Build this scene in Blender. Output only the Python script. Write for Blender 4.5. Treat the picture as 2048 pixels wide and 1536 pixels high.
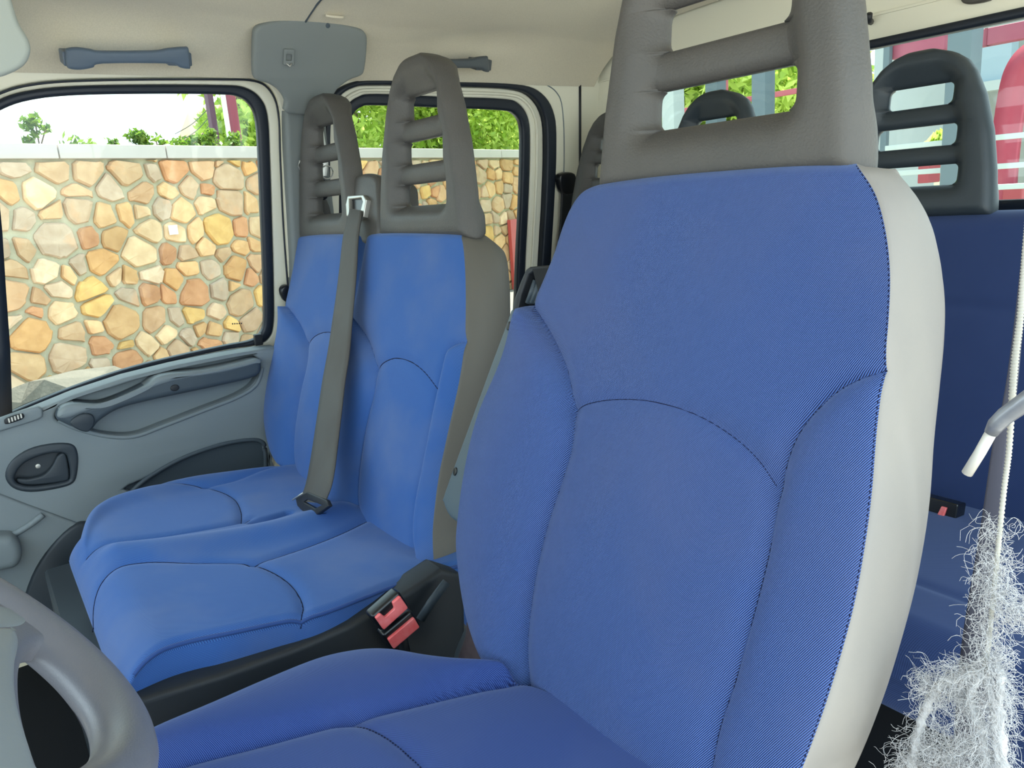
import bpy, bmesh, math, random
import numpy as np
from mathutils import Vector, Matrix
random.seed(7); RNG = np.random.default_rng(7)
for o in list(bpy.data.objects): bpy.data.objects.remove(o)
COL = bpy.context.scene.collection
SC = bpy.context.scene

# ------------------------------------------------------------------ camera
F, TH, PT, RL = 1539.1, 0.60661, 0.23768, -0.075405      # focal (px of 2048), yaw, pitch, roll
_s, _c = math.sin(TH), math.cos(TH)
FW = np.array([_c*math.cos(PT), -_s*math.cos(PT), -math.sin(PT)])
_r = np.array([-_s, -_c, 0.0]); _u = np.cross(_r, FW)
RR = _r*math.cos(RL) + _u*math.sin(RL); UU = -_r*math.sin(RL) + _u*math.cos(RL)
CP = np.array([0.0, 0.0, 1.0])
cam = bpy.data.cameras.new('camera'); camo = bpy.data.objects.new('camera', cam); COL.objects.link(camo)
cam.sensor_width = 36; cam.lens = F/2048*36; cam.clip_start = 0.02; cam.clip_end = 200
M = Matrix(((RR[0], UU[0], -FW[0], CP[0]), (RR[1], UU[1], -FW[1], CP[1]), (RR[2], UU[2], -FW[2], CP[2]), (0, 0, 0, 1)))
camo.matrix_world = M; SC.camera = camo

# ------------------------------------------------------------------ light
SC.view_settings.view_transform = 'Standard'; SC.view_settings.look = 'None'
SC.view_settings.gamma = 1.0; SC.view_settings.use_curve_mapping = False
SC.view_settings.exposure = 2.1
w = bpy.data.worlds.new('sky'); SC.world = w; w.use_nodes = True
nt = w.node_tree; nt.nodes.clear()
tc = nt.nodes.new('ShaderNodeTexCoord'); sx = nt.nodes.new('ShaderNodeSeparateXYZ'); cr = nt.nodes.new('ShaderNodeValToRGB')
nt.links.new(tc.outputs['Generated'], sx.inputs[0]); nt.links.new(sx.outputs['Z'], cr.inputs[0])
cr.color_ramp.elements[0].position = 0.0; cr.color_ramp.elements[0].color = (0.80, 0.95, 1.0, 1)
cr.color_ramp.elements[1].position = 0.7; cr.color_ramp.elements[1].color = (0.62, 0.84, 1.0, 1)
bg = nt.nodes.new('ShaderNodeBackground'); bg.inputs['Strength'].default_value = 0.95
wo = nt.nodes.new('ShaderNodeOutputWorld'); nt.links.new(cr.outputs[0], bg.inputs[0]); nt.links.new(bg.outputs[0], wo.inputs[0])
sun = bpy.data.lights.new('sun', 'SUN'); sun.energy = 5.0; sun.angle = 0.01; sun.color = (1.0, 0.95, 0.86)
suno = bpy.data.objects.new('sun', sun); COL.objects.link(suno)
SUND = Vector((0.22, -0.42, 0.88)).normalized()          # towards the sun
suno.rotation_euler = SUND.to_track_quat('Z', 'Y').to_euler(); suno.location = (3, -4, 9)

# ------------------------------------------------------------------ geometry helpers
def ray(x, y): return FW*F + RR*(x-1024) - UU*(y-768)
def hit(x, y, p, n):
    d = ray(x, y); n = np.array(n, float); return CP + d*(((np.array(p, float)-CP) @ n)/(d @ n))
class Fr:
    """a plane with its own axes: at(u,v,w) -> world, px(x,y) -> u,v of the point seen there"""
    def __init__(s, o, ex, ey, ez):
        n = lambda a: np.array(a, float)/np.linalg.norm(a)
        s.o = np.array(o, float); s.x, s.y, s.z = n(ex), n(ey), n(ez)
    def at(s, u, v, w=0.0): return s.o + s.x*u + s.y*v + s.z*w
    def arr(s, U, V, W): return s.o + U[..., None]*s.x + V[..., None]*s.y + W[..., None]*s.z
    def px(s, x, y, w=0.0):
        P = hit(x, y, s.o + s.z*w, s.z) - s.o; return (P @ s.x, P @ s.y)
    def pts(s, L, w=0.0): return [s.px(a, b, w) for a, b in L]
    def off(s, w): return Fr(s.o + s.z*w, s.x, s.y, s.z)

def cat(P, closed=False, n=6):
    """Catmull-Rom through points"""
    P = [np.array(p, float) for p in P]; N = len(P); out = []
    for i in range(N if closed else N-1):
        if closed: a, b, c, d = P[(i-1) % N], P[i], P[(i+1) % N], P[(i+2) % N]
        else: a, b, c, d = P[max(i-1, 0)], P[i], P[i+1], P[min(i+2, N-1)]
        for k in range(n):
            t = k/n
            out.append(0.5*((2*b)+(-a+c)*t+(2*a-5*b+4*c-d)*t*t+(-a+3*b-3*c+d)*t**3))
    if not closed: out.append(P[-1])
    return out

def link(name, me, mat, parent=None, smooth=True):
    o = bpy.data.objects.new(name, me); COL.objects.link(o)
    if mat is not None:
        me.materials.clear(); me.materials.append(mat)
    if parent is not None: o.parent = parent
    if smooth and len(me.polygons): me.polygons.foreach_set('use_smooth', [True]*len(me.polygons))
    return o
def mesh(name, V, Fc, mat, parent=None, smooth=True, bev=0, sub=0, auto=None):
    me = bpy.data.meshes.new(name); me.from_pydata([tuple(map(float, v)) for v in V], [], [tuple(int(i) for i in f) for f in Fc])
    bm = bmesh.new(); bm.from_mesh(me); bmesh.ops.recalc_face_normals(bm, faces=bm.faces)
    if bev: bmesh.ops.bevel(bm, geom=bm.edges[:], offset=bev, segments=3, profile=0.7, affect='EDGES', clamp_overlap=True)
    bm.to_mesh(me); bm.free()
    o = link(name, me, mat, parent, smooth)
    if auto is not None: sharp(o, auto)
    return o
def sharp(o, deg=35):
    me = o.data
    me.set_sharp_from_angle(angle=math.radians(deg))
def tag(o, label=None, cat_=None, group=None, kind=None):
    if label: o['label'] = label
    if cat_: o['category'] = cat_
    if group: o['group'] = group
    if kind: o['kind'] = kind
    return o
def empty(name, loc, label=None, cat_=None, group=None, kind=None):
    o = bpy.data.objects.new(name, None); COL.objects.link(o); o.location = Vector([float(a) for a in loc]); o.empty_display_size = 0.05
    bpy.context.view_layer.update()
    return tag(o, label, cat_, group, kind)
def attach(root):
    """children were built in world space: keep them there under their thing"""
    bpy.context.view_layer.update()
    for c in root.children:
        c.matrix_parent_inverse = root.matrix_world.inverted()

def plate(name, outer, holes, fr, depth, mat, parent=None, bevel=0.0, smooth_n=0, res=2, w=0.0):
    """2-D outline with holes on plane fr, thick 'depth' (front face at w, body behind), rounded edge"""
    cu = bpy.data.curves.new(name, 'CURVE'); cu.dimensions = '2D'; cu.fill_mode = 'BOTH'
    for i, P in enumerate([outer]+list(holes)):
        P = cat(P, True, smooth_n) if smooth_n else P
        s = cu.splines.new('POLY'); s.points.add(len(P)-1); s.use_cyclic_u = True
        for q, p in zip(s.points, P): q.co = (float(p[0]), float(p[1]), 0, 1)
    cu.extrude = max(depth/2-bevel, 0.0); cu.bevel_depth = bevel; cu.bevel_resolution = res; cu.offset = -bevel
    ob = bpy.data.objects.new('tmp', cu); me = bpy.data.meshes.new_from_object(ob)
    bpy.data.objects.remove(ob); bpy.data.curves.remove(cu)
    n = len(me.vertices); co = np.empty(n*3); me.vertices.foreach_get('co', co); co = co.reshape(-1, 3)
    W_ = fr.arr(co[:, 0], co[:, 1], co[:, 2]-depth/2+w)
    me.vertices.foreach_set('co', W_.ravel())
    if np.dot(np.cross(fr.x, fr.y), fr.z) < 0: me.flip_normals()
    bm = bmesh.new(); bm.from_mesh(me); bmesh.ops.remove_doubles(bm, verts=bm.verts, dist=1e-6)
    bmesh.ops.recalc_face_normals(bm, faces=bm.faces); bm.to_mesh(me); bm.free()
    me.name = name
    o = link(name, me, mat, parent); sharp(o, 40); return o
def rrect(x0, y0, x1, y1, r, n=5):
    out = []
    for cx, cy, a in ((x1-r, y1-r, 0), (x0+r, y1-r, 90), (x0+r, y0+r, 180), (x1-r, y0+r, 270)):
        for k in range(n+1):
            t = math.radians(a+90*k/n); out.append((cx+r*math.cos(t), cy+r*math.sin(t)))
    return out
def sweep(name, path, prof, mat, parent=None, closed=False, up=(0, 0, 1), caps=True, ups=None, scale=None, auto=None):
    """profile (list of (side, up)) swept along a 3-D path"""
    P = [np.array(p, float) for p in path]; N = len(P); V = []; Fc = []; k = len(prof)
    for i in range(N):
        a = P[(i-1) % N] if closed or i > 0 else P[i]; b = P[(i+1) % N] if closed or i < N-1 else P[i]
        t = b-a; t = t/(np.linalg.norm(t)+1e-12)
        U0 = np.array(ups[i] if ups is not None else up, float)
        sd = np.cross(t, U0); sd = sd/(np.linalg.norm(sd)+1e-12); u2 = np.cross(sd, t)
        sc = scale[i] if scale is not None else 1.0
        for (a_, b_) in prof: V.append(P[i]+sd*a_*sc+u2*b_*sc)
    for i in range(N if closed else N-1):
        j = (i+1) % N
        for q in range(k):
            r_ = (q+1) % k; Fc.append((i*k+q, i*k+r_, j*k+r_, j*k+q))
    if caps and not closed: Fc.append(list(range(k))); Fc.append([(N-1)*k+q for q in range(k)])
    return mesh(name, V, Fc, mat, parent, auto=auto)
def circ(r, n=8, ry=None): return [(r*math.cos(2*math.pi*i/n), (ry or r)*math.sin(2*math.pi*i/n)) for i in range(n)]
def box(name, p0, p1, mat, parent=None, bev=0.0, fr=None):
    V = []
    for z in (p0[2], p1[2]):
        for x, y in ((p0[0], p0[1]), (p1[0], p0[1]), (p1[0], p1[1]), (p0[0], p1[1])):
            V.append(fr.at(x, y, z) if fr is not None else (x, y, z))
    Fc = [(0, 1, 2, 3), (4, 5, 6, 7), (0, 1, 5, 4), (1, 2, 6, 5), (2, 3, 7, 6), (3, 0, 4, 7)]
    return mesh(name, V, Fc, mat, parent, bev=bev, auto=40 if bev else 30)

# ------------------------------------------------------------------ materials
def rgb(r, g, b):
    f = lambda c: ((c/255+0.055)/1.055)**2.4 if c/255 > 0.04045 else c/255/12.92
    return (f(r), f(g), f(b), 1)
def mat(name, col, rough=0.6, spec=0.5, metal=0.0, noise=None, bump=None, sheen=0.0, coords='Object'):
    m = bpy.data.materials.new(name); m.use_nodes = True; n = m.node_tree; b = n.nodes['Principled BSDF']
    b.inputs['Base Color'].default_value = col; b.inputs['Roughness'].default_value = rough
    b.inputs['Specular IOR Level'].default_value = spec; b.inputs['Metallic'].default_value = metal
    if sheen: b.inputs['Sheen Weight'].default_value = sheen; b.inputs['Sheen Roughness'].default_value = 0.5
    t = n.nodes.new('ShaderNodeTexCoord')
    if noise:                                            # (scale, amount, second colour)
        nz = n.nodes.new('ShaderNodeTexNoise'); nz.inputs['Scale'].default_value = noise[0]; nz.inputs['Detail'].default_value = 5
        n.links.new(t.outputs[coords], nz.inputs['Vector'])
        rp = n.nodes.new('ShaderNodeValToRGB'); rp.color_ramp.elements[0].position = 0.35; rp.color_ramp.elements[1].position = 0.7
        rp.color_ramp.elements[0].color = (0, 0, 0, 1); rp.color_ramp.elements[1].color = (noise[1],)*3+(1,)
        mx = n.nodes.new('ShaderNodeMix'); mx.data_type = 'RGBA'
        mx.inputs[6].default_value = col; mx.inputs[7].default_value = noise[2]
        n.links.new(nz.outputs['Fac'], rp.inputs[0]); n.links.new(rp.outputs[0], mx.inputs[0]); n.links.new(mx.outputs[2], b.inputs['Base Color'])
    if bump:                                             # (scale, strength, distance)
        nb = n.nodes.new('ShaderNodeTexNoise'); nb.inputs['Scale'].default_value = bump[0]; nb.inputs['Detail'].default_value = 3
        n.links.new(t.outputs[coords], nb.inputs['Vector'])
        bp = n.nodes.new('ShaderNodeBump'); bp.inputs['Strength'].default_value = bump[1]; bp.inputs['Distance'].default_value = bump[2]
        n.links.new(nb.outputs['Fac'], bp.inputs['Height']); n.links.new(bp.outputs[0], b.inputs['Normal'])
    return m
def fabric(name, base, thread, period=0.0021, angle=40, strength=0.5, wear=None, wamt=0.4):
    """woven twill: diagonal ribs from the UV map (metres on the cloth)"""
    m = bpy.data.materials.new(name); m.use_nodes = True; n = m.node_tree; b = n.nodes['Principled BSDF']
    b.inputs['Roughness'].default_value = 0.85; b.inputs['Specular IOR Level'].default_value = 0.25
    b.inputs['Sheen Weight'].default_value = 0.35; b.inputs['Sheen Roughness'].default_value = 0.45
    b.inputs['Sheen Tint'].default_value = rgb(170, 185, 220)
    uv = n.nodes.new('ShaderNodeUVMap'); uv.uv_map = 'UVMap'
    mp = n.nodes.new('ShaderNodeMapping'); mp.inputs['Rotation'].default_value = (0, 0, math.radians(angle))
    n.links.new(uv.outputs[0], mp.inputs['Vector'])
    wv = n.nodes.new('ShaderNodeTexWave'); wv.wave_type = 'BANDS'; wv.bands_direction = 'X'; wv.inputs['Scale'].default_value = 0.3142/period
    wv.inputs['Distortion'].default_value = 0.6; wv.inputs['Detail'].default_value = 2; wv.inputs['Detail Scale'].default_value = 1.5
    n.links.new(mp.outputs[0], wv.inputs['Vector'])
    w2 = n.nodes.new('ShaderNodeTexWave'); w2.wave_type = 'BANDS'; w2.bands_direction = 'Y'; w2.inputs['Scale'].default_value = 0.3142/(period*0.8)
    n.links.new(uv.outputs[0], w2.inputs['Vector'])
    ad = n.nodes.new('ShaderNodeMath'); ad.operation = 'MULTIPLY_ADD'; ad.inputs[1].default_value = 0.25
    n.links.new(w2.outputs['Fac'], ad.inputs[0]); n.links.new(wv.outputs['Fac'], ad.inputs[2])
    nz = n.nodes.new('ShaderNodeTexNoise'); nz.inputs['Scale'].default_value = 6; nz.inputs['Detail'].default_value = 4
    n.links.new(uv.outputs[0], nz.inputs['Vector'])
    mx = n.nodes.new('ShaderNodeMix'); mx.data_type = 'RGBA'; mx.inputs[6].default_value = base; mx.inputs[7].default_value = thread
    sh_ = n.nodes.new('ShaderNodeMapRange'); sh_.inputs[1].default_value = 0.25; sh_.inputs[2].default_value = 1.0; n.links.new(ad.outputs[0], sh_.inputs[0]); n.links.new(sh_.outputs[0], mx.inputs[0])
    m2 = n.nodes.new('ShaderNodeMix'); m2.data_type = 'RGBA'; m2.inputs[7].default_value = wear or thread
    rp = n.nodes.new('ShaderNodeMapRange'); rp.inputs[1].default_value = 0.45; rp.inputs[2].default_value = 0.8; rp.inputs[4].default_value = wamt
    n.links.new(nz.outputs['Fac'], rp.inputs[0]); n.links.new(rp.outputs[0], m2.inputs[0]); n.links.new(mx.outputs[2], m2.inputs[6])
    n.links.new(m2.outputs[2], b.inputs['Base Color'])
    bp = n.nodes.new('ShaderNodeBump'); bp.inputs['Strength'].default_value = strength; bp.inputs['Distance'].default_value = 0.0004
    n.links.new(ad.outputs[0], bp.inputs['Height']); n.links.new(bp.outputs[0], b.inputs['Normal'])
    return m
def glass(name, tint=(1, 1, 1, 1), refl=0.06):
    m = bpy.data.materials.new(name); m.use_nodes = True; n = m.node_tree; n.nodes.clear()
    o = n.nodes.new('ShaderNodeOutputMaterial'); t = n.nodes.new('ShaderNodeBsdfTransparent'); t.inputs[0].default_value = tint
    g = n.nodes.new('ShaderNodeBsdfGlossy'); g.inputs['Roughness'].default_value = 0.02
    f = n.nodes.new('ShaderNodeFresnel'); f.inputs[0].default_value = 1.35
    x = n.nodes.new('ShaderNodeMixShader'); n.links.new(f.outputs[0], x.inputs[0]); n.links.new(t.outputs[0], x.inputs[1]); n.links.new(g.outputs[0], x.inputs[2])
    n.links.new(x.outputs[0], o.inputs[0]); return m

M_BLUE = fabric('driver_twill', rgb(3, 10, 46), rgb(80, 108, 172), period=0.00125, angle=30, strength=0.7, wear=rgb(78, 84, 116), wamt=0.38)
M_BLUEC = fabric('driver_cushion_twill', rgb(16, 32, 84), rgb(58, 84, 148), period=0.0011, angle=52, strength=0.3, wear=rgb(76, 88, 128), wamt=0.35)
M_BLUE2 = fabric('lit_bench_twill', rgb(36, 68, 130), rgb(64, 108, 174), period=0.0013, angle=35, strength=0.2, wear=rgb(92, 110, 150), wamt=0.8)  # same cloth as the driver's, colour lightened to stand in for windshield light
M_NAVY = fabric('rear_twill', rgb(34, 50, 90), rgb(46, 64, 108), period=0.002, angle=35, strength=0.2, wear=rgb(50, 66, 110))
M_SEAM = mat('seam_thread', rgb(14, 20, 50), 0.8, 0.2)
M_GREYV = mat('grey_side_vinyl', rgb(128, 124, 120), 0.55, 0.35, noise=(9, 0.5, rgb(142, 136, 128)), bump=(900, 0.25, 0.0004))
M_GREYV2 = mat('dark_side_vinyl', rgb(92, 89, 83), 0.55, 0.35, noise=(9, 0.4, rgb(92, 90, 84)), bump=(900, 0.2, 0.0004))
M_HEAD = mat('headrest_foam', rgb(74, 72, 69), 0.5, 0.4, noise=(14, 0.6, rgb(84, 80, 76)), bump=(420, 0.45, 0.0012))
M_HEADSH = mat('shaded_headrest_foam', rgb(48, 56, 62), 0.45, 0.4, noise=(10, 0.4, rgb(54, 61, 66)), bump=(500, 0.2, 0.0008))  # same foam with the shade of the rear cab put into its colour
M_BLACK = mat('black_plastic', rgb(34, 36, 40), 0.5, 0.4)
M_BLACKS = mat('black_steel', rgb(20, 22, 26), 0.3, 0.5)
M_RUB = mat('window_rubber', rgb(26, 33, 44), 0.45, 0.4)
M_CREAM = mat('cream_paint', rgb(230, 226, 206), 0.35, 0.4, noise=(3, 0.3, rgb(224, 218, 200)))
M_LINER = mat('headliner_felt', rgb(212, 203, 182), 0.95, 0.1, noise=(380, 0.5, rgb(192, 184, 164)), bump=(500, 0.3, 0.0006), sheen=0.2)
M_TRIM = mat('grey_door_plastic', rgb(122, 131, 135), 0.55, 0.35, noise=(5, 0.3, rgb(130, 138, 140)), bump=(700, 0.2, 0.0004))
M_TRIMD = mat('dark_door_plastic', rgb(70, 80, 88), 0.5, 0.35, bump=(700, 0.2, 0.0004))
M_TRIMDD = mat('charcoal_door_plastic', rgb(48, 56, 63), 0.45, 0.4)
M_PILLAR = mat('grey_pillar_plastic', rgb(118, 123, 122), 0.6, 0.3, bump=(700, 0.15, 0.0004))
M_WHEEL = mat('steering_wheel_plastic', rgb(98, 101, 110), 0.38, 0.5, noise=(12, 0.5, rgb(108, 106, 110)), bump=(800, 0.3, 0.0005))
M_WHUB = mat('steering_hub_plastic', rgb(122, 129, 132), 0.5, 0.4, bump=(700, 0.2, 0.0004))
M_ARM = mat('armrest_plastic', rgb(80, 94, 102), 0.5, 0.4)
M_BELT = mat('belt_webbing', rgb(84, 83, 80), 0.7, 0.3, noise=(9, 0.6, rgb(72, 66, 62)), bump=(1200, 0.3, 0.0004))
M_RED = mat('red_buckle_button', rgb(232, 92, 92), 0.4, 0.5, noise=(60, 0.6, rgb(240, 150, 150)))
M_STEEL = mat('worn_steel', rgb(190, 188, 180), 0.35, 0.6, metal=0.7)
M_METAL = mat('grey_steel_tube', rgb(150, 152, 158), 0.35, 0.6, metal=0.5, noise=(80, 0.7, rgb(112, 112, 118)))
M_FLOOR = mat('dark_rubber_mat', rgb(24, 26, 30), 0.8, 0.2, bump=(200, 0.3, 0.001))
M_GLASS = glass('window_glass', (0.84, 0.88, 0.86, 1))
M_CORD = mat('white_cord', rgb(172, 168, 158), 0.8, 0.2)
M_FUZZ = mat('frayed_wool', rgb(198, 196, 196), 0.9, 0.1)

# ------------------------------------------------------------------ padded seat surfaces
def interp(poly, key=1, val=0):
    P = sorted([(p[key], p[val]) for p in poly]); a = np.array([p[0] for p in P]); b = np.array([p[1] for p in P])
    return lambda x: np.interp(x, a, b)
def dist(U, V, poly):
    P = np.array(poly, float); out = np.full(U.shape, 9.0)
    for a, b in zip(P[:-1], P[1:]):
        d = b-a; L = d @ d+1e-12
        t = np.clip(((U-a[0])*d[0]+(V-a[1])*d[1])/L, 0, 1)
        out = np.minimum(out, np.hypot(U-(a[0]+t*d[0]), V-(a[1]+t*d[1])))
    return out
class Pad:
    """a stuffed panel over a plane: outline left/right as functions of v, height field W"""
    def __init__(s, fr, L, R, v0, v1, thk, re=(0.02, 0.02), rt=(0.02, 0.02), puffs=(), seams=(), crown=0.0, gw=(0.011, 0.0035), extra=None, sideR=None, sideL=None):
        s.fr, s.L, s.R, s.v0, s.v1, s.thk, s.re, s.rt = fr, L, R, v0, v1, thk, re, rt
        s.puffs, s.seams, s.crown, s.gw, s.extra, s.sideR, s.sideL = puffs, seams, crown, gw, extra, sideR, sideL
    def W(s, U, V):
        l, r = s.L(V), s.R(V); wd = np.maximum(r-l, 1e-4); t = np.clip((U-l)/wd, 0, 1)
        W = s.crown*(4*t*(1-t))
        for (A, B, amp, pw) in s.puffs:
            a, b = A(V), B(V); k = np.clip((U-a)/np.maximum(b-a, 1e-4), 0, 1); wdt = np.clip((b-a)/0.03, 0, 1)
            W = W+amp*wdt*np.clip(4*k*(1-k), 0, 1)**pw
        for P in s.seams:
            d = dist(U, V, P); W = W-s.gw[1]*np.exp(-(d/s.gw[0])**2)-0.0018*np.exp(-(d/0.0022)**2)
        if s.extra: W = W+s.extra(U, V)
        for e, q in ((s.re[0], U-l), (s.re[1], r-U)):
            if e > 0:
                k = np.clip(1-q/e, 0, 1); W = W-e*(1-np.sqrt(np.clip(1-k*k, 0, 1)))
        return s.endf(V, W)
    def endf(s, V, W):
        mid = -s.thk*0.5
        f = np.ones_like(V)
        for vv, rt in ((s.v0-V, s.rt[0]), (V-s.v1, s.rt[1])):
            if rt > 0:
                k = np.clip((vv+rt)/rt, 0, 1); f = f*np.sqrt(np.clip(1-k*k, 0, 1))
        return mid+(W-mid)*f
    def build(s, names, mats, parent, rows=240, cols=200, uv=True):
        k = np.linspace(0, 1, rows); ve = 0.5-0.5*np.cos(math.pi*k); v = s.v0+(s.v1-s.v0)*(0.35*ve+0.65*k)
        V = np.repeat(v[:, None], cols, 1); t = np.linspace(0, 1, cols)
        t = 0.25*(0.5-0.5*np.cos(math.pi*t))+0.75*t
        U = s.L(V)+(s.R(V)-s.L(V))*t[None, :]; W = s.W(U, V)
        P = s.fr.arr(U, V, W).reshape(-1, 3)
        idx = np.arange(rows*cols).reshape(rows, cols)
        Q = np.stack([idx[:-1, :-1], idx[:-1, 1:], idx[1:, 1:], idx[1:, :-1]], -1).reshape(-1, 4)
        front = s.raw(names[0], P, Q, mats[0], parent, UV=np.stack([U.ravel(), V.ravel()], 1))
        # sides and back as one shell
        vv = v; secU, secW = [], []
        wl, wr = W[:, 0], W[:, -1]; ul, ur = U[:, 0], U[:, -1]
        def side(u0, w0, fn, sg):
            n = 16; out = []
            if fn is None:
                for i in range(n):
                    q = i/(n-1); out.append((u0-sg*0.006*math.sin(math.pi*q)*-1, w0+(-s.thk*np.ones_like(w0)-w0)*q))
            else:
                uo = fn(vv)
                c0, c1, c2, c3 = (u0, w0), (u0+(uo-u0)*0.62, w0+0.002), (uo+(uo-u0)*0.15, w0*0-0.07), (u0+s.back, w0*0-s.thk)
                for i in range(n):
                    q = i/(n-1); a = [(1-q)**3, 3*q*(1-q)**2, 3*q*q*(1-q), q**3]
                    out.append(tuple(sum(a[j]*(c0, c1, c2, c3)[j][m] for j in range(4)) for m in (0, 1)))
            return out
        sr = side(ur, wr, s.sideR, 1); sl = side(ul, wl, s.sideL, -1)
        mid = -s.thk*0.5
        f = s.endf(vv, np.full_like(vv, mid+1.0))-mid
        loop = sr+sl[::-1]
        Us = np.stack([a for a, b in loop], 1)
        Ws = np.stack([b if i in (0, len(loop)-1) else mid+(b-mid)*f for i, (a, b) in enumerate(loop)], 1)
        # inner columns keep the boundary shared with the front
        Vs = np.repeat(vv[:, None], Us.shape[1], 1)
        P2 = s.fr.arr(Us, Vs, Ws).reshape(-1, 3); id2 = np.arange(rows*Us.shape[1]).reshape(rows, -1)
        Q2 = np.stack([id2[:-1, :-1], id2[:-1, 1:], id2[1:, 1:], id2[1:, :-1]], -1).reshape(-1, 4)
        shell = s.raw(names[1], P2, Q2, mats[1], parent, UV=np.stack([Us.ravel()+Ws.ravel(), Vs.ravel()], 1))
        return front, shell
    def raw(s, name, P, Q, m, parent, UV=None):
        me = bpy.data.meshes.new(name); me.vertices.add(len(P)); me.vertices.foreach_set('co', P.ravel())
        me.loops.add(len(Q)*4); me.loops.foreach_set('vertex_index', Q.ravel()); me.polygons.add(len(Q))
        me.polygons.foreach_set('loop_start', np.arange(len(Q))*4); me.update(calc_edges=True); me.validate()
        if UV is not None:
            l = me.uv_layers.new(name='UVMap'); l.data.foreach_set('uv', UV[Q.ravel()].astype(np.float32).ravel())
        return link(name, me, m, parent)
    def stitch(s, name, polys, m, parent, r=0.0007, dash=None, lift=0.0):
        """thread lying in the seam groove"""
        V, Fc = [], []
        for P in polys:
            P = np.array(P); seg = np.hypot(*(P[1:]-P[:-1]).T); L = np.r_[0, np.cumsum(seg)]
            n = int(L[-1]/0.002)+2; q = np.linspace(0, L[-1], n)
            U, W2 = np.interp(q, L, P[:, 0]), np.interp(q, L, P[:, 1])
            H = s.W(U, W2)+lift; X = s.fr.arr(U, W2, H)
            if dash is None: runs = [(0, n-1)]
            else:
                st = max(int((dash)/0.002), 1); runs = [(i, min(i+st, n-1)) for i in range(0, n-1, st+max(st//2, 1))]
            for a, b in runs:
                if b-a < 1: continue
                base = len(V); k = 5
                for i in range(a, b+1):
                    t = X[min(i+1, n-1)]-X[max(i-1, 0)]; t = t/(np.linalg.norm(t)+1e-9)
                    sd = np.cross(t, s.fr.z); sd /= np.linalg.norm(sd)+1e-9
                    for j in range(k):
                        an = 2*math.pi*j/k; V.append(X[i]+sd*r*math.cos(an)+s.fr.z*r*math.sin(an))
                for i in range(b-a):
                    for j in range(k):
                        c_ = base+i*k; Fc.append((c_+j, c_+(j+1) % k, c_+k+(j+1) % k, c_+k+j))
        me = bpy.data.meshes.new(name); me.from_pydata([tuple(v) for v in V], [], Fc)
        return link(name, me, m, parent)

# ================================================================== THE CAB: shell
ST = 'structure'
FLZ = 0.12
fl = box('floor', (-0.1, -1.7, FLZ-0.05), (1.80, 1.10, FLZ), M_FLOOR); tag(fl, kind=ST)

# ceiling: felt liner, flat in the middle and turned down along the door side
cx = [-0.06, 0.2, 0.6, 0.9, 1.2, 1.40, 1.50, 1.57, 1.62, 1.655, 1.680, 1.697]; cz = [1.385, 1.40, 1.405, 1.405, 1.403, 1.398, 1.386, 1.368, 1.345, 1.322, 1.300, 1.280]
cs = [0, .16, .34, .48, .62, .74, .82, .88, .93, .96, .985, 1.0]
def ceil_pt(t, y):
    X = np.interp(t, cs, cx); Z = np.interp(t, cs, cz)
    Z = Z-0.028*np.clip((y+0.02)/0.5, 0, 1)*np.clip((t-0.6)/0.3, 0, 1)
    g = lambda a, b: np.exp(-((a)/b)**2)
    # recessed tray in the roof over the rear seats, hollow above each grab handle
    sm = lambda a: np.clip(a, 0, 1)**2*(3-2*np.clip(a, 0, 1))
    tray = sm((1.22-X)/0.06)*sm((-0.72-y)/0.06)*sm((y+1.42)/0.06); Z = Z+0.07*tray
    for yc in (-0.27, -1.13):
        bmp = g(y-yc, 0.17)*g(t-0.905, 0.055); Z = Z+0.014*bmp; X = X+0.014*bmp
    return X, Z
ny, nx = 180, 120
yy = np.linspace(0.75, -1.53, ny); tt = np.linspace(0, 1, nx)
Yg, Tg = np.meshgrid(yy, tt, indexing='ij'); Xg, Zg = ceil_pt(Tg, Yg)
V = np.stack([Xg, Yg, Zg], -1).reshape(-1, 3); idx = np.arange(ny*nx).reshape(ny, nx)
top = V+np.array([0.0, 0, 0.06]); V2 = np.vstack([V, top[[0, nx-1, ny*nx-nx, ny*nx-1]]])
Fq = np.stack([idx[:-1, :-1], idx[:-1, 1:], idx[1:, 1:], idx[1:, :-1]], -1).reshape(-1, 4).tolist()
ceil = mesh('ceiling', V, Fq, M_LINER); tag(ceil, kind=ST)
rf = box('roof_skin', (-0.12, -1.66, 1.535), (1.86, 0.80, 1.56), M_CREAM, ceil)
# joint between the two liner panels (runs across the roof) and a round plug
def onceil(x, y):                                          # world point of the liner seen at a pixel
    d = ray(x, y); best = None
    for k in np.linspace(0.5, 2.6, 4000):
        P = CP+d/F*k; 
        z = np.interp(P[0], [c for c in cx], cz)
        if P[2] >= z-0.002 or P[0] > 1.73: return P
    return P
a, b = onceil(612, 36), onceil(648, 2); jy = (a[1]+b[1])/2
jt = np.linspace(0.15, 0.93, 40); jx, jz = ceil_pt(jt, np.full(40, jy))
sweep('liner_joint', np.stack([jx, np.full(40, jy), jz+0.0005], 1), circ(0.0022, 6), M_TRIMD, ceil)
pg = onceil(668, 32)
plate('plug', [(0.019*math.cos(t), 0.011*math.sin(t)) for t in np.linspace(0, 2*math.pi, 20, endpoint=False)], [], Fr(pg+np.array([-0.003, 0, -0.003]), (0, -1, 0), (1, 0, 0.4), (0.4, 0, -1)), 0.004, M_LINER, ceil, 0.001)

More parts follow.
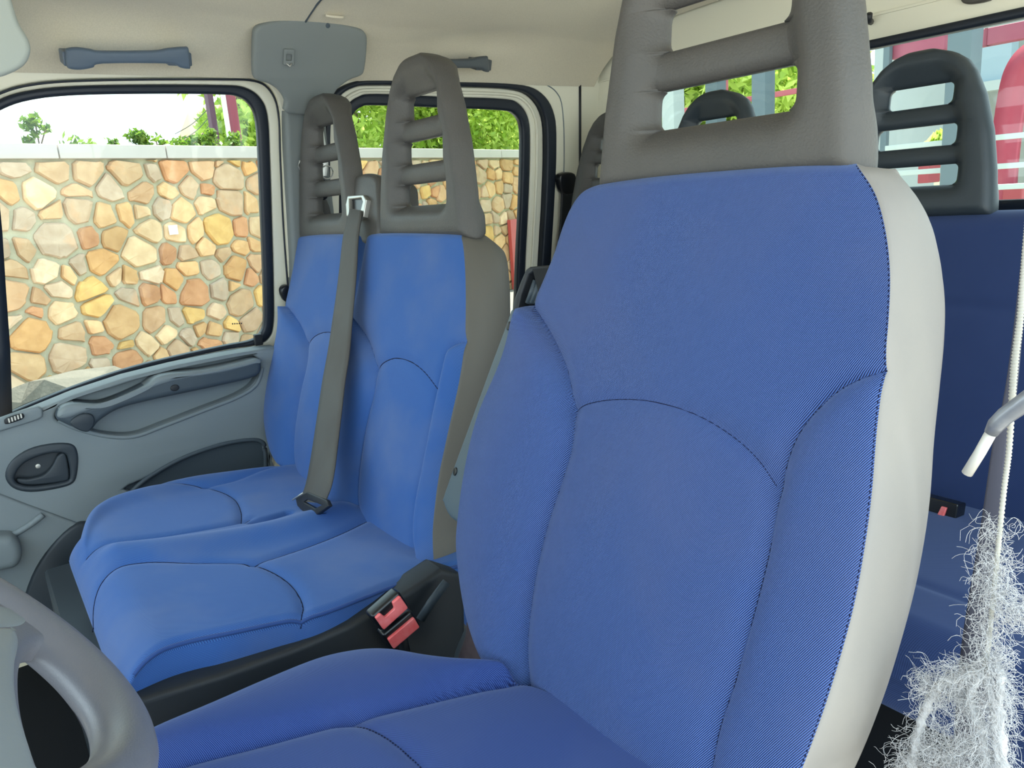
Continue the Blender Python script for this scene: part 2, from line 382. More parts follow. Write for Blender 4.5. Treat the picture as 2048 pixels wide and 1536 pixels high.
# side wall plane (leans in towards the roof)
S = Fr((1.78, 0, 0.72), (0, -1, 0), (-0.144, 0, 1), (-1, 0, -0.144))
T = Fr((1.70, 0, 0.0), (0, -1, 0), (0, 0, 1), (-1, 0, 0))
f_glass = [(-160, 330), (-60, 262), (0, 222), (60, 201), (150, 191), (300, 188), (440, 189), (480, 194), (504, 212), (516, 245), (521, 320), (526, 450), (530, 560), (531, 640), (524, 668), (505, 683), (450, 694), (350, 716), (250, 742), (150, 776), (60, 812), (0, 838), (-160, 905)]
f_seal = [(-185, 300), (-62, 238), (0, 199), (60, 181), (150, 172), (300, 169), (440, 170), (490, 174), (522, 194), (538, 232), (543, 320), (547, 450), (550, 560), (550, 645), (541, 677), (515, 692), (450, 702), (350, 724), (250, 750), (150, 784), (60, 819), (0, 846), (-185, 920)]
f_frame = [(-215, 280), (-66, 218), (0, 183), (60, 166), (150, 158), (300, 155), (440, 155), (510, 158), (545, 178), (562, 225), (566, 320), (572, 450), (580, 560), (588, 650), (595, 760), (560, 900), (500, 1060), (420, 1290), (-215, 1290)]
r_glass = [(703, 262), (712, 230), (730, 214), (760, 211), (900, 216), (1010, 221), (1035, 228), (1049, 250), (1051, 300), (1048, 400), (1042, 520), (1036, 640), (1020, 672), (980, 684), (720, 690), (700, 660), (700, 400)]
r_seal = [(688, 258), (698, 215), (722, 194), (760, 188), (900, 194), (1012, 198), (1045, 208), (1064, 240), (1067, 300), (1064, 400), (1058, 520), (1051, 660), (1030, 694), (985, 704), (700, 710), (684, 680), (684, 400)]
r_frame = [(662, 240), (676, 198), (705, 176), (750, 170), (900, 173), (1020, 178), (1064, 194), (1088, 235), (1092, 300), (1089, 400), (1082, 520), (1066, 800), (1040, 1080), (700, 1080), (660, 900), (660, 400)]
r_rub = [(650, 236), (664, 190), (698, 167), (750, 160), (900, 163), (1030, 168), (1082, 186), (1108, 230), (1112, 300), (1108, 400), (1101, 520), (1086, 800), (1060, 1110), (690, 1110), (648, 920), (648, 400)]
sw = [(-0.75, -0.62), (1.56, -0.62), (1.56, 0.84), (-0.75, 0.84)]
def cp(L, fr=S, n=5): return [tuple(p) for p in cat(fr.pts(L), True, n)]
wr = plate('wall_right', sw, [cp(f_frame), cp(r_rub)], S, 0.05, M_CREAM, bevel=0.004, w=0.0); tag(wr, kind=ST)
groove = sweep('pillar_joint', [S.at(*S.px(1159.5, y), 0.001) for y in (165, 240, 330, 420, 600)], circ(0.004, 6), M_BLACK, wr)
sweep('door_edge_line', [S.at(p[0], p[1], 0.001) for p in cat(S.pts([(1090, 168), (1112, 184), (1124, 215), (1128, 300), (1124, 420), (1116, 560)]), False, 5)], circ(0.0015, 6), M_TRIM, wr)

d1 = empty('door_1', S.at(0.3, 0), kind=ST)
plate('door_frame', cp(f_frame), [cp(f_seal)], S, 0.03, M_CREAM, d1, 0.005, w=-0.008)
plate('window_seal', cp(f_seal), [cp(f_glass)], S, 0.022, M_RUB, d1, 0.006, w=-0.004)
plate('pane', cp(f_seal), [], S, 0.004, M_GLASS, d1, 0, w=-0.018)
for k in range(5):
    q_ = S.px(470+k*4.4, 651-k*.2); box('glass_mark', (q_[0]-0.0013, q_[1]-0.0015, -0.0175), (q_[0]+0.0013, q_[1]+0.0015, -0.0165), M_BLACK, d1, 0, fr=S)
sweep('window_divider', [S.at(*S.px(x, y), 0.0) for x, y in ((-30, 300), (-14, 460), (-6, 580), (3, 700), (8, 850))], [(-0.014, -0.008), (0.014, -0.008), (0.014, 0.008), (-0.014, 0.008)], M_RUB, d1, up=(-1, 0, 0))
sweep('frame_line', [S.at(p[0], p[1], 0.002) for p in cat(S.pts([(-66, 222), (0, 187), (60, 170), (150, 162), (300, 159), (440, 159), (508, 162), (540, 182), (556, 227), (560, 320), (566, 450), (574, 560), (580, 640)]), False, 5)], circ(0.0022, 6), M_RUB, d1)
box('seal_foot', (0, 0, 0), (0.018, 0.026, 0.012), M_BLACK, d1, 0.003, fr=Fr(S.at(*S.px(508, 690)), S.x, S.y, S.z))
d2 = empty('door_2', S.at(1.0, 0), kind=ST)
plate('door_frame', cp(r_frame), [cp(r_seal)], S, 0.03, M_CREAM, d2, 0.005, w=-0.012)
plate('window_seal', cp(r_seal), [cp(r_glass)], S, 0.022, M_RUB, d2, 0.006, w=-0.012)
plate('pane', cp(r_seal), [], S, 0.004, M_GLASS, d2, 0, w=-0.026)
plate('door_rubber', cp(r_rub), [cp(r_frame)], S, 0.03, M_RUB, d2, 0.006, w=0.006)
fmid = [((a[0]*0.55+b[0]*0.45), (a[1]*0.55+b[1]*0.45)) for a, b in zip(r_seal[:12], r_frame[:12])]
sweep('frame_ridge', [S.at(p[0], p[1], -0.010) for p in cat(S.pts(fmid), False, 5)], circ(0.004, 8), M_CREAM, d2)

dsh = box('unseen_dashboard', (-0.05, 0.68, 0.30), (1.72, 1.15, 0.74), M_TRIMD, None, 0.05); tag(dsh, kind=ST)  # out of view; added to keep low front light off the lower seats
box('bulkhead', (-0.05, 1.05, FLZ-0.05), (1.74, 1.12, 0.5), M_TRIMDD, dsh)
# trim over the pillar between the two doors
TT = Fr((1.665, 0, 1.2), (0, -1, 0), (-0.5, 0, 1), (-1, 0, -0.5))
t1 = empty('trim_1', (1.66, -0.75, 1.2), kind=ST)
up_ = [(504, 75), (508, 55), (525, 45), (560, 38), (610, 35), (660, 41), (712, 54), (727, 64), (731, 82), (726, 135), (718, 149), (695, 158), (670, 178), (656, 205), (650, 226), (572, 224), (568, 200), (556, 180), (535, 165), (508, 156), (503, 130)]
plate('pillar_cap', [tuple(p) for p in cat(TT.pts(up_), True, 3)], [], TT, 0.02, M_PILLAR, t1, 0.007, res=3, w=0.012)
lo_ = [(572, 222), (652, 222), (662, 350), (690, 600), (700, 760), (600, 760), (592, 660), (586, 520), (578, 380), (574, 300)]
plate('pillar_cover', [tuple(p) for p in S.pts(lo_, 0.025)], [], S, 0.045, M_PILLAR, t1, 0.01, res=3, w=0.025)
hk = Fr(TT.at(*TT.px(572, 108), 0.012), TT.x, TT.y, TT.z)
plate('hook_plate', rrect(-0.011, -0.017, 0.011, 0.014, 0.003), [rrect(-0.006, -0.008, 0.006, 0.004, 0.002)], hk, 0.006, M_PILLAR, t1, 0.0015, w=0.006)
sweep('hook', [hk.at(-0.006, -0.012, 0.004), hk.at(0, -0.018, 0.010), hk.at(0.006, -0.012, 0.004)], circ(0.002, 6), M_STEEL, t1)
plate('cap_pin', [(0.005*math.cos(t), 0.005*math.sin(t)) for t in np.linspace(0, 6.28, 12, endpoint=False)], [], Fr(TT.at(*TT.px(651, 48), 0.013), TT.x, TT.y, TT.z), 0.004, M_TRIMD, t1, 0.001)

# rear wall with its window
B = Fr((0.85, -1.55, 1.0), (-1, 0, 0), (0, 0, 1), (0, 1, 0))
wl_ = B.px(1262, 190); wt = B.px(1762, 79)
wtop = wt[1]
win = rrect(wl_[0], -0.09, 0.62, wtop, 0.035)
wb = plate('wall_back', [(-0.92, -0.9), (0.97, -0.9), (0.97, 0.53), (-0.92, 0.53)], [win], B, 0.05, M_CREAM, bevel=0.004); tag(wb, kind=ST)
box('header_rib', (-0.9, wtop+0.045, 0.0), (0.9, wtop+0.05, 0.004), M_CREAM, wb, 0.001, fr=B)
ck = sweep('coat_hook', [B.at(*B.px(1742, 44), 0.0), B.at(*B.px(1750, 42), 0.022), B.at(*B.px(1756, 30), 0.03)], circ(0.006, 8), M_BLACK, wb, up=(1, 0, 0))
lampb = plate('lamp_rim', [tuple(p) for p in cat(B.pts([(1926, -6), (1930, 6), (1945, 9), (1975, 4), (1988, -4), (1985, -30), (1930, -28)]), True, 4)], [], B, 0.014, M_HEAD, wb, 0.004, w=0.012)
w1 = empty('window_1', B.at(0.2, 0.1), kind=ST)
inn = rrect(wl_[0]+0.018, -0.07, 0.60, wtop-0.014, 0.03)
plate('window_seal', rrect(wl_[0]-0.003, -0.093, 0.623, wtop+0.003, 0.035), [inn], B, 0.03, M_RUB, w1, 0.006, w=0.008)
plate('pane', rrect(wl_[0], -0.09, 0.62, wtop, 0.035), [], B, 0.004, M_GLASS, w1, 0, w=-0.02)
# unseen driver's-side wall behind the open door, opening enlarged to light the rear
wlft = plate('wall_left', [(0.85, -0.9), (1.56, -0.9), (1.56, 0.54), (0.80, 0.54)], [rrect(0.90, -0.42, 1.50, 0.36, 0.06)], Fr((-0.06, 0, 1.0), (0, -1, 0), (0, 0, 1), (-1, 0, 0)), 0.04, M_CREAM, bevel=0.004); tag(wlft, kind=ST)

# ---- trim panel of the passenger door, with everything fixed to it
tp = [(-90, 884), (0, 848), (60, 826), (150, 789), (250, 756), (350, 731), (450, 711), (520, 699), (556, 695), (574, 706), (577, 730), (572, 770), (563, 805), (550, 860), (545, 930), (545, 1000), (560, 1262), (-90, 1290)]
scoop = [(112, 838), (122, 812), (160, 795), (225, 776), (300, 752), (400, 728), (480, 712), (512, 713), (520, 735), (508, 766), (474, 790), (405, 817), (325, 848), (268, 868), (212, 867), (150, 852)]
pocket = [(262, 985), (300, 953), (366, 916), (440, 890), (498, 880), (524, 884), (531, 905), (533, 985)]
bez = [(6, 952), (18, 920), (55, 892), (105, 881), (148, 883), (162, 905), (160, 945), (150, 972), (118, 984), (62, 990), (22, 982)]
inset = [(24, 950), (46, 920), (92, 902), (132, 902), (142, 922), (146, 955), (134, 968), (70, 978), (32, 972)]
cpT = lambda L, n=4: [tuple(p) for p in cat(T.pts(L), True, n)]
plate('trim_panel', [tuple(p) for p in T.pts(tp)], [cpT(scoop), cpT(pocket), cpT(inset)], T, 0.065, M_TRIM, d1, 0.007, res=3)
plate('scoop_back', cpT(scoop), [], T.off(-0.03), 0.02, M_TRIM, d1, 0)
plate('door_pocket', cpT(pocket), [], T.off(-0.022), 0.02, M_TRIMD, d1, 0)
sweep('pocket_lip', [T.at(p[0], p[1], -0.002) for p in cat(T.pts([(262, 985), (300, 953), (366, 916), (440, 890), (498, 880), (524, 884), (531, 905), (533, 985)]), False, 5)], circ(0.005, 8), M_TRIMD, d1)
rid = cat(T.pts([(118, 840), (150, 856), (212, 872), (268, 873), (325, 853), (405, 822), (474, 795), (512, 770), (525, 735)]), False, 5)
sweep('scoop_lip', [T.at(p[0], p[1], -0.0005) for p in rid], circ(0.0045, 8), M_TRIM, d1)
ph = plate('pull_handle', cpT([(110, 832), (118, 812), (145, 802), (195, 803), (232, 792), (285, 768), (318, 748), (400, 738), (470, 724), (505, 716), (516, 728), (505, 750), (440, 767), (350, 786), (285, 800), (232, 815), (195, 838), (178, 856), (150, 852), (125, 842)]), [], T, 0.06, M_TRIMD, d1, 0.011, res=4, w=0.028)
tag(ph, 'blue-grey pull handle')
plate('handle_top', cpT([(112, 828), (119, 811), (145, 802), (195, 803), (232, 792), (285, 768), (318, 747), (400, 737), (470, 723), (505, 715), (512, 722), (440, 742), (350, 757), (290, 776), (235, 797), (190, 812), (160, 822), (130, 832)]), [], T, 0.062, M_TRIM, ph, 0.008, res=3, w=0.032)
plate('handle_cap', cpT([(136, 838), (158, 822), (180, 824), (184, 840), (172, 857), (150, 852)]), [], T, 0.02, M_TRIMDD, ph, 0.003, w=0.034)
plate('screw_cap', [(0.009*math.cos(t), 0.007*math.sin(t)) for t in np.linspace(0, 6.28, 16, endpoint=False)], [], Fr(T.at(*T.px(350, 776, .03), 0.03), T.x, T.y, T.z), 0.006, M_BLACK, ph, 0.002)
dh = plate('handle_bezel', cpT([(10, 952), (22, 922), (58, 897), (106, 886), (144, 888), (156, 908), (155, 943), (146, 966), (115, 977), (62, 984), (26, 976)]), [cpT([(30, 951), (50, 925), (93, 908), (128, 907), (137, 924), (140, 952), (130, 963), (70, 972), (36, 967)])], T, 0.02, M_TRIMDD, d1, 0.005, res=3, w=0.004)
plate('handle_dish', cpT(inset), [], T.off(-0.02), 0.02, M_TRIMDD, dh, 0)
plate('door_handle', cpT([(35, 958), (60, 958), (88, 950), (104, 934), (116, 912), (130, 907), (136, 925), (139, 955), (128, 964), (70, 971), (40, 968)]), [], T, 0.012, M_TRIMDD, dh, 0.004, res=3, w=-0.002)
plate('lock_pin', [(0.005*math.cos(t), 0.005*math.sin(t)) for t in np.linspace(0, 6.28, 12, endpoint=False)], [], Fr(T.at(*T.px(78, 937), -0.018), T.x, T.y, T.z), 0.006, M_STEEL, dh, 0.001)
sp = plate('switch_plate', cpT([(-60, 860), (0, 836), (62, 815), (80, 814), (85, 825), (76, 838), (0, 862), (-60, 884)], 3), [], T, 0.02, M_TRIM, d1, 0.004, w=0.008)
plate('window_switch', cpT([(8, 842), (12, 834), (40, 825), (47, 828), (44, 836), (14, 846)], 3), [], T, 0.012, M_BLACK, sp, 0.003, w=0.014)
for k in range(5):
    u_, v_ = T.px(17+k*6, 838-k*2.2); box('switch_rib', (u_-0.0012, v_-0.004, 0.012), (u_+0.0012, v_+0.004, 0.016), M_STEEL, sp, 0, fr=T)
plate('lower_panel', [tuple(p) for p in T.pts([(-90, 955), (0, 987), (60, 1010), (150, 1043), (200, 1060), (260, 1262), (-90, 1290)])], [], T, 0.02, M_TRIM, d1, 0.006, w=0.008)
plate('speaker_cover', cpT([(150, 1045), (190, 1050), (240, 1100), (240, 1255), (60, 1262), (40, 1230), (62, 1150), (100, 1090)]), [], T, 0.02, M_TRIMDD, d1, 0.006, w=0.016)
plate('sunlit_bulge', cpT([(-120, 1058), (0, 1058), (26, 1062), (39, 1080), (40, 1102), (28, 1119), (0, 1126), (-120, 1150)]), [], T, 0.06, M_TRIM, d1, 0.016, res=4, w=0.052)  # added bulge in the outline of a sunlit patch, meant to catch sun
sweep('panel_fold', [T.at(p[0], p[1], 0.012) for p in cat(T.pts([(-90, 1118), (0, 1078), (50, 1052), (85, 1026)]), False, 4)], circ(0.006, 8), M_TRIM, d1)
sweep('door_sill', [T.at(T.px(x, y)[0], T.px(x, y)[1], 0.02) for x, y in ((-60, 1302), (110, 1262), (200, 1240), (420, 1195))], [(-0.01, -0.008), (0.01, -0.008), (0.01, 0.008), (-0.01, 0.008)], M_CREAM, d1)

# grab handles on the liner, sun visor
def grab(label, fr, pts):
    r_ = empty('grab_handle', fr.at(*fr.px(*pts[0])), label, 'handle', 'grab handles over the passenger-side doors')
    return r_
GH = Fr((1.635, 0, 1.3), (0, -1, 0), (-0.35, 0, 1), (-1, 0, -0.35))
g1 = empty('grab_handle', GH.at(*GH.px(255, 115)), 'slate blue grab handle over the front passenger window', 'handle', 'grab handles')
def grab_parts(root, fr, x0, x1, yt, yb):
    s_ = lambda a, b: (x0+(x1-x0)*a, yt+(yb-yt)*b)
    outl = [s_(0, .15), s_(.02, .02), s_(.1, -.02), s_(.2, .06), s_(.3, .14), s_(.7, .12), s_(.82, .02), s_(.95, -.04), s_(.985, .05), s_(1, .85), s_(.98, .95), s_(.92, .9), s_(.82, .72), s_(.3, .72), s_(.22, .9), s_(.12, 1.0), s_(.04, .96), s_(.01, .8)]
    plate('grip', [tuple(p) for p in cat(fr.pts(outl, 0.03), True, 4)], [], fr, 0.016, M_GRAB, root, 0.0055, res=3, w=0.034)
    for a in (0.09, 0.91):
        u_, v_ = fr.px(*s_(a, .5), 0.02); box('mount', (u_-0.022, v_-0.012, -0.015), (u_+0.022, v_+0.012, 0.024), M_GRAB, root, 0.004, fr=fr)
M_GRAB = mat('slate_plastic', rgb(84, 98, 114), 0.45, 0.4)
grab_parts(g1, GH, 131, 381, 96, 140)
g2 = empty('grab_handle', GH.at(*GH.px(930, 130)), 'dark grab handle over the rear side door, partly behind a headrest', 'handle', 'grab handles')
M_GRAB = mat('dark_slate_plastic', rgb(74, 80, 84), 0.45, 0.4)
grab_parts(g2, GH, 852, 978, 114, 146)
VS = Fr((1.50, 0, 1.3), (0, -1, 0), (-0.2, 0, 1), (-1, 0, -0.2))
vz = plate('sun_visor', [tuple(p) for p in cat(VS.pts([(-160, -60), (10, -50), (24, 0), (38, 45), (58, 80), (62, 105), (50, 130), (20, 148), (-20, 158), (-160, 175)]), True, 4)], [], VS, 0.022, mat('visor_vinyl', rgb(178, 184, 176), 0.7, 0.2, bump=(600, 0.2, 0.0005)), None, 0.009, res=4)
sweep('visor_rod', [VS.at(*VS.px(-40, -50), -0.011), VS.at(*VS.px(-40, -50), -0.011)+np.array([0.0, 0.0, 0.06])], circ(0.004, 8), M_TRIMD, vz, up=(1, 0, 0))
tag(vz, 'pale grey sun visor in the top left corner by the front door', 'sun visor')

# ================================================================== SEATS
REC = 0.346
def seat_frame(px, py, y): 
    o = hit(px, py, (0, y, 0), (0, 1, 0)); return Fr(o, (-1, 0, 0), (0, -REC, 1), (0, 1, REC))
def headrest(parent, fr, m, vs=1.0, wid=0.148, th=0.052):
    """moulded foam frame: flat dished face, three slots, two slats (split off as their own pieces)"""
    H = 0.291*vs; SL = [(0.042*vs, 0.079*vs, 0.080), (0.114*vs, 0.152*vs, 0.070), (0.188*vs, 0.226*vs, 0.056)]
    hv = np.array([0, .06, .134, .197, .24, .262, .277, .287, .291])*vs; hw_ = np.array([1, .955, .865, .74, .61, .50, .36, .17, .0])*wid
    half = lambda v: np.interp(v, hv, hw_)
    # rows: dense near slot edges and at the rounded ends
    lo = -0.016; vb = [lo]+[e for a, b, _ in SL for e in (a, b)]+[H]; rows = []
    for a, b in zip(vb[:-1], vb[1:]):
        n = 12 if b < H else 22; k = np.linspace(0, 1, n, endpoint=False); kk = 0.5-0.5*np.cos(math.pi*k) if b < H else np.sin(k*math.pi/2)
        rows += list(a+(b-a)*kk)
    rows.append(H); v = np.array(rows); sh = np.interp(v, [0.0]+[e for a, b, _ in SL for e in (a, b)]+[H*.93, H], [.077, .077, .077, .070, .070, .056, .056, .02, .0])
    sb = np.minimum(sh, half(v)*0.62)[:, None]
    for a, b, h_ in SL:                                       # rounded slot corners
        q = (v > a-1e-6) & (v < b+1e-6); t = np.abs((v-(a+b)/2)/((b-a)/2)); sh = np.where(q, h_-0.007*np.clip(t, 0, 1)**6, sh)
    sh = np.minimum(sh, half(v)*0.62); NA, NB = 16, 22
    c = 0.5-0.5*np.cos(np.linspace(0, math.pi, NA)); mid = np.linspace(-1, 1, NB)[1:-1]
    U = np.concatenate([-(half(v)[:, None]+(sh-half(v))[:, None]*c), sh[:, None]*mid, (sh[:, None]+(half(v)-sh)[:, None]*c)], 1)
    V = np.repeat(v[:, None], U.shape[1], 1)
    # front height: dished towards the slots, rounded at the rim and at each slot
    sm = lambda x: np.clip(x, 0, 1)**2*(3-2*np.clip(x, 0, 1))
    vin = sm((V-0.018*vs)/(0.03*vs))*sm((H-0.02-V)/(0.04*vs)); rec = 0.017*vin*sm((sb+0.030-np.abs(U))/0.036)
    W0 = -rec
    e = 0.016; dd = np.minimum(half(v)[:, None]-np.abs(U), np.minimum(V-lo, (H-V)*1.2)); k = np.clip(1-dd/e, 0, 1); rim = np.sqrt(np.clip(1-k*k, 0, 1))
    ds = np.full(U.shape, 9.0)
    for a, b, h_ in SL:
        dx = np.clip(np.abs(U)-sh[:, None], 0, None)*0.8; dy = np.maximum(np.maximum(a-V, V-b), 0); ds = np.minimum(ds, np.hypot(dx, dy))
    k2 = np.clip(1-ds/0.014, 0, 1); rs = np.sqrt(np.clip(1-k2*k2, 0, 1))
    W = -th/2+(W0+th/2)*rim*rs; WB = -th/2-(th/2-0.010*vin)*rim*rs
    cols = U.shape[1]; R_ = len(v); idx = np.arange(R_*cols).reshape(R_, cols); off = R_*cols
    P_ = np.concatenate([fr.arr(U, V, W).reshape(-1, 3), fr.arr(U, V, WB).reshape(-1, 3)])
    fr_f, sl_f = [], [[], []]
    vm = (v[:-1]+v[1:])/2
    for r_ in range(R_-1):
        hole = any(a < vm[r_] < b for a, b, _ in SL); bar = 0 if SL[0][1] < vm[r_] < SL[1][0] else (1 if SL[1][1] < vm[r_] < SL[2][0] else -1)
        for c_ in range(cols-1):
            inner = NA-1 <= c_ < cols-NA
            if hole and inner: continue
            q = (idx[r_, c_], idx[r_, c_+1], idx[r_+1, c_+1], idx[r_+1, c_]); q2 = tuple(off+x for x in q[::-1])
            tgt = sl_f[bar] if (inner and bar >= 0) else fr_f; tgt.append(q); tgt.append(q2)
    def mk(name, Fc, par):
        us = sorted({x for f in Fc for x in f}); mp = {x: i for i, x in enumerate(us)}
        me = bpy.data.meshes.new(name); me.from_pydata([tuple(P_[x]) for x in us], [], [tuple(mp[x] for x in f) for f in Fc])
        bm = bmesh.new(); bm.from_mesh(me); bmesh.ops.remove_doubles(bm, verts=bm.verts, dist=2e-5); bmesh.ops.recalc_face_normals(bm, faces=bm.faces); bm.to_mesh(me); bm.free()
        return link(name, me, m, par)
    h = mk('headrest', fr_f, parent)
    for f_ in sl_f: mk('slat', f_, h)
    return h
def rr_(P, r):
    """round the corners of a polygon"""
    out = []; n = len(P)
    for i in range(n):
        a, b, c = (np.array(P[(i+k) % n], float) for k in (-1, 0, 1))
        p, q = b+(a-b)/np.linalg.norm(a-b)*min(r, np.linalg.norm(a-b)*.45), b+(c-b)/np.linalg.norm(c-b)*min(r, np.linalg.norm(c-b)*.45)
        for t in (0, .25, .5, .75, 1): out.append(tuple((1-t)**2*p+2*t*(1-t)*b+t*t*q))
    return out

# ---- driver's seat
DS = empty('driver_seat', (0.5, -0.2, FLZ), 'large blue twill driver seat with grey vinyl side, nearest to the viewer', 'car seat')
D = seat_frame(1350, 800, -0.5)
Lp = [(1210, 366), (1186, 374), (1160, 394), (1140, 420), (1122, 460), (1104, 515), (1078, 580), (1047, 645), (1012, 728), (967, 830), (942, 930), (930, 1040), (931, 1100), (945, 1190), (970, 1260), (1005, 1318), (1045, 1370), (1100, 1430)]
Rp = [(1690, 312), (1704, 322), (1728, 348), (1756, 396), (1775, 470), (1783, 550), (1780, 640), (1770, 740), (1757, 860), (1748, 980), (1735, 1080), (1712, 1200), (1680, 1320), (1640, 1450), (1590, 1580), (1540, 1680)]
Op = [(1700, 316), (1770, 322), (1830, 346), (1866, 385), (1889, 440), (1898, 520), (1894, 620), (1886, 760), (1881, 900), (1875, 1000), (1855, 1130), (1825, 1260), (1790, 1380), (1750, 1470), (1690, 1560), (1600, 1690)]
L_, R_ = D.pts(cat(Lp), -0.012), D.pts(cat(Rp), -0.002)
O_ = D.pts(cat(Op), -0.08)
vtop = 0.5*(L_[0][1]+R_[0][1])+0.006; vbot = -0.34
sl = D.pts(cat([(1054, 605), (1085, 642), (1115, 688), (1140, 745), (1152, 820), (1148, 890), (1125, 970), (1098, 1060), (1075, 1160), (1062, 1250), (1060, 1320), (1066, 1400)]))
arch = D.pts(cat([(1152, 822), (1190, 808), (1250, 801), (1320, 806), (1400, 830), (1470, 872), (1522, 922), (1550, 972)]))
sr = D.pts(cat([(1768, 740), (1720, 756), (1670, 785), (1625, 830), (1592, 880), (1568, 950), (1552, 1030), (1535, 1120), (1508, 1230), (1475, 1350), (1435, 1470), (1415, 1600)]))
Lf, Rf, Of = interp(L_), interp(R_), interp([(max(p[0], 0), p[1]) for p in O_])
slf, srf = interp(sl), interp(sr)
slT, srT = max(p[1] for p in sl), max(p[1] for p in sr)
A1 = lambda v: Lf(v)
B1 = lambda v: np.where(v > slT, Lf(v), slf(v))
A2 = lambda v: np.where(v > srT, Rf(v), srf(v))
wave = lambda U, V: 0.0012*np.sin(U*31+V*9)*np.sin(V*27-U*5)
dpad = Pad(D, Lf, Rf, vbot, vtop, 0.110, re=(0.030, 0.0), rt=(0.0, 0.022),
           puffs=[(A1, B1, 0.024, 0.8), (A2, Rf, 0.006, 0.6), (B1, A2, 0.006, 0.6)], seams=[sl, arch, sr], crown=0.008, extra=wave)
Orr = lambda v: np.maximum(Of(v), Rf(v)+0.002)
dpad.sideR = Orr; dpad.back = -0.010
fr_, sh_ = dpad.build(('backrest', 'side_cover'), (M_BLUE, M_GREYV), DS, rows=330, cols=280)
tag(sh_, 'grey vinyl side bolster'); tag(fr_, 'blue twill backrest')
dpad.stitch('seam', [sl, arch], M_SEAM, DS, 0.0005)
dpad.stitch('seam', [sr], M_SEAM, DS, 0.0005, dash=0.004, lift=0.0004)
edge = [(float(Rf(v))-0.0008, v) for v in np.linspace(vbot, vtop-0.012, 160)]
dpad.stitch('seam', [edge], M_SEAM, DS, 0.00045, dash=0.003)
HD = D.px(1484, 322)
hfr = Fr(D.at(HD[0]-0.042, HD[1]-0.004, 0.004), D.x, (0, -0.08, 1), (0, 1, 0.08))
headrest(DS, hfr, M_HEAD)
# cushion
J2 = hit(1150, 1420, D.o, D.z); TL = 0.1
DC = Fr(J2, (1, 0, 0), (0, 1, TL), (0, -TL, 1))
far = DC.pts(cat([(1085, 1352), (1040, 1332), (985, 1311), (900, 1300), (830, 1288), (765, 1276), (700, 1276), (620, 1291), (520, 1331), (400, 1389), (285, 1442), (200, 1495), (140, 1560)]), 0.018)
ff = interp(far); 
nearf = lambda v: np.interp(v, [-0.1, 0.0, 0.3, 0.45], [-0.20, -0.20, -0.24, -0.25])
cs1 = DC.pts(cat([(1075, 1346), (1020, 1362), (950, 1374), (850, 1396), (700, 1435), (560, 1470), (400, 1512), (300, 1545), (200, 1590)]), 0.004)
cs2 = DC.pts(cat([(700, 1437), (735, 1452), (775, 1475), (815, 1508), (850, 1545), (880, 1600), (880, 1700)]), 0.004)
c1f = interp(cs1)
dc = Pad(DC, nearf, ff, -0.06, max(p[1] for p in far), 0.13, re=(0.03, 0.022), rt=(0.0, 0.04), puffs=[(c1f, ff, 0.020, 0.7), (nearf, c1f, 0.010, 0.5)], seams=[cs1, cs2], extra=wave)
f2, s2 = dc.build(('cushion', 'cushion_side'), (M_BLUEC, M_BLUEC), DS, rows=220, cols=220)
dc.stitch('seam', [cs1, cs2], M_SEAM, DS, 0.0007, dash=0.003, lift=0.0004)
box('seat_base', (0.28, -0.40, FLZ), (0.70, 0.0, 0.40), M_BLACK, DS, 0.012)
# hinge bracket low on the far side of the backrest
HB = D.off(-0.06)
plate('hinge_cover', [tuple(p) for p in cat(HB.pts([(905, 1320), (925, 1262), (950, 1222), (985, 1215), (1010, 1300), (1010, 1345), (930, 1345)]), True, 3)], [], HB, 0.02, M_TRIMD, DS, 0.004)
plate('hinge_plate', [tuple(p) for p in cat(HB.pts([(930, 1322), (948, 1270), (952, 1238), (975, 1245), (1000, 1340), (930, 1340)]), True, 3)], [], HB.off(0.014), 0.01, mat('rusty_bracket', rgb(86, 74, 78), 0.5, 0.4, noise=(60, 0.8, rgb(60, 52, 58))), DS, 0.002)
# folded-up armrest on the far side
AR = D.off(-0.035)
arm = plate('armrest', [tuple(p) for p in cat(AR.pts([(884, 1006), (886, 985), (935, 850), (975, 740), (1012, 640), (1020, 618), (1034, 612), (1072, 618), (1080, 640), (1030, 760), (985, 880), (960, 990), (945, 1045), (925, 1050), (898, 1036)]), True, 3)], [], AR, 0.035, M_ARM, DS, 0.007, res=3)
tag(arm, 'folded blue-grey armrest')
for q in ((1018, 652), (1046, 652), (911, 943)):
    c_ = AR.at(*AR.px(*q), 0.0005)
    plate('screw_hole', [(0.0042*math.cos(t), 0.0058*math.sin(t)) for t in np.linspace(0, 6.28, 14, endpoint=False)], [], Fr(c_, AR.x, AR.y, AR.z), 0.003, M_BLACKS, arm, 0.0008, w=0.001)
plate('armrest_bracket', [tuple(p) for p in AR.pts([(1030, 606), (1046, 562), (1056, 540), (1064, 534), (1100, 531), (1130, 540), (1120, 640), (1076, 640), (1030, 625)])], [[tuple(p) for p in AR.pts([(1046, 590), (1061, 550), (1070, 544), (1110, 542), (1090, 622), (1040, 618)])]], AR, 0.03, M_BLACK, arm, 0.003, w=0.004)
plate('bracket_well', [tuple(p) for p in AR.pts([(1038, 618), (1056, 545), (1108, 540), (1090, 626)])], [], AR, 0.01, M_BLACKS, arm, 0.0, w=-0.012)
for k in range(4):
    a_, b_ = AR.px(1052+k*9, 606), AR.px(1068+k*9, 560)
    sweep('bracket_rib', [AR.at(*a_, -0.006), AR.at(*b_, -0.006)], [(-0.0022, -0.006), (0.0022, -0.006), (0.0022, 0.006), (-0.0022, 0.006)], M_TRIMD, arm, up=tuple(AR.z))
attach(DS)

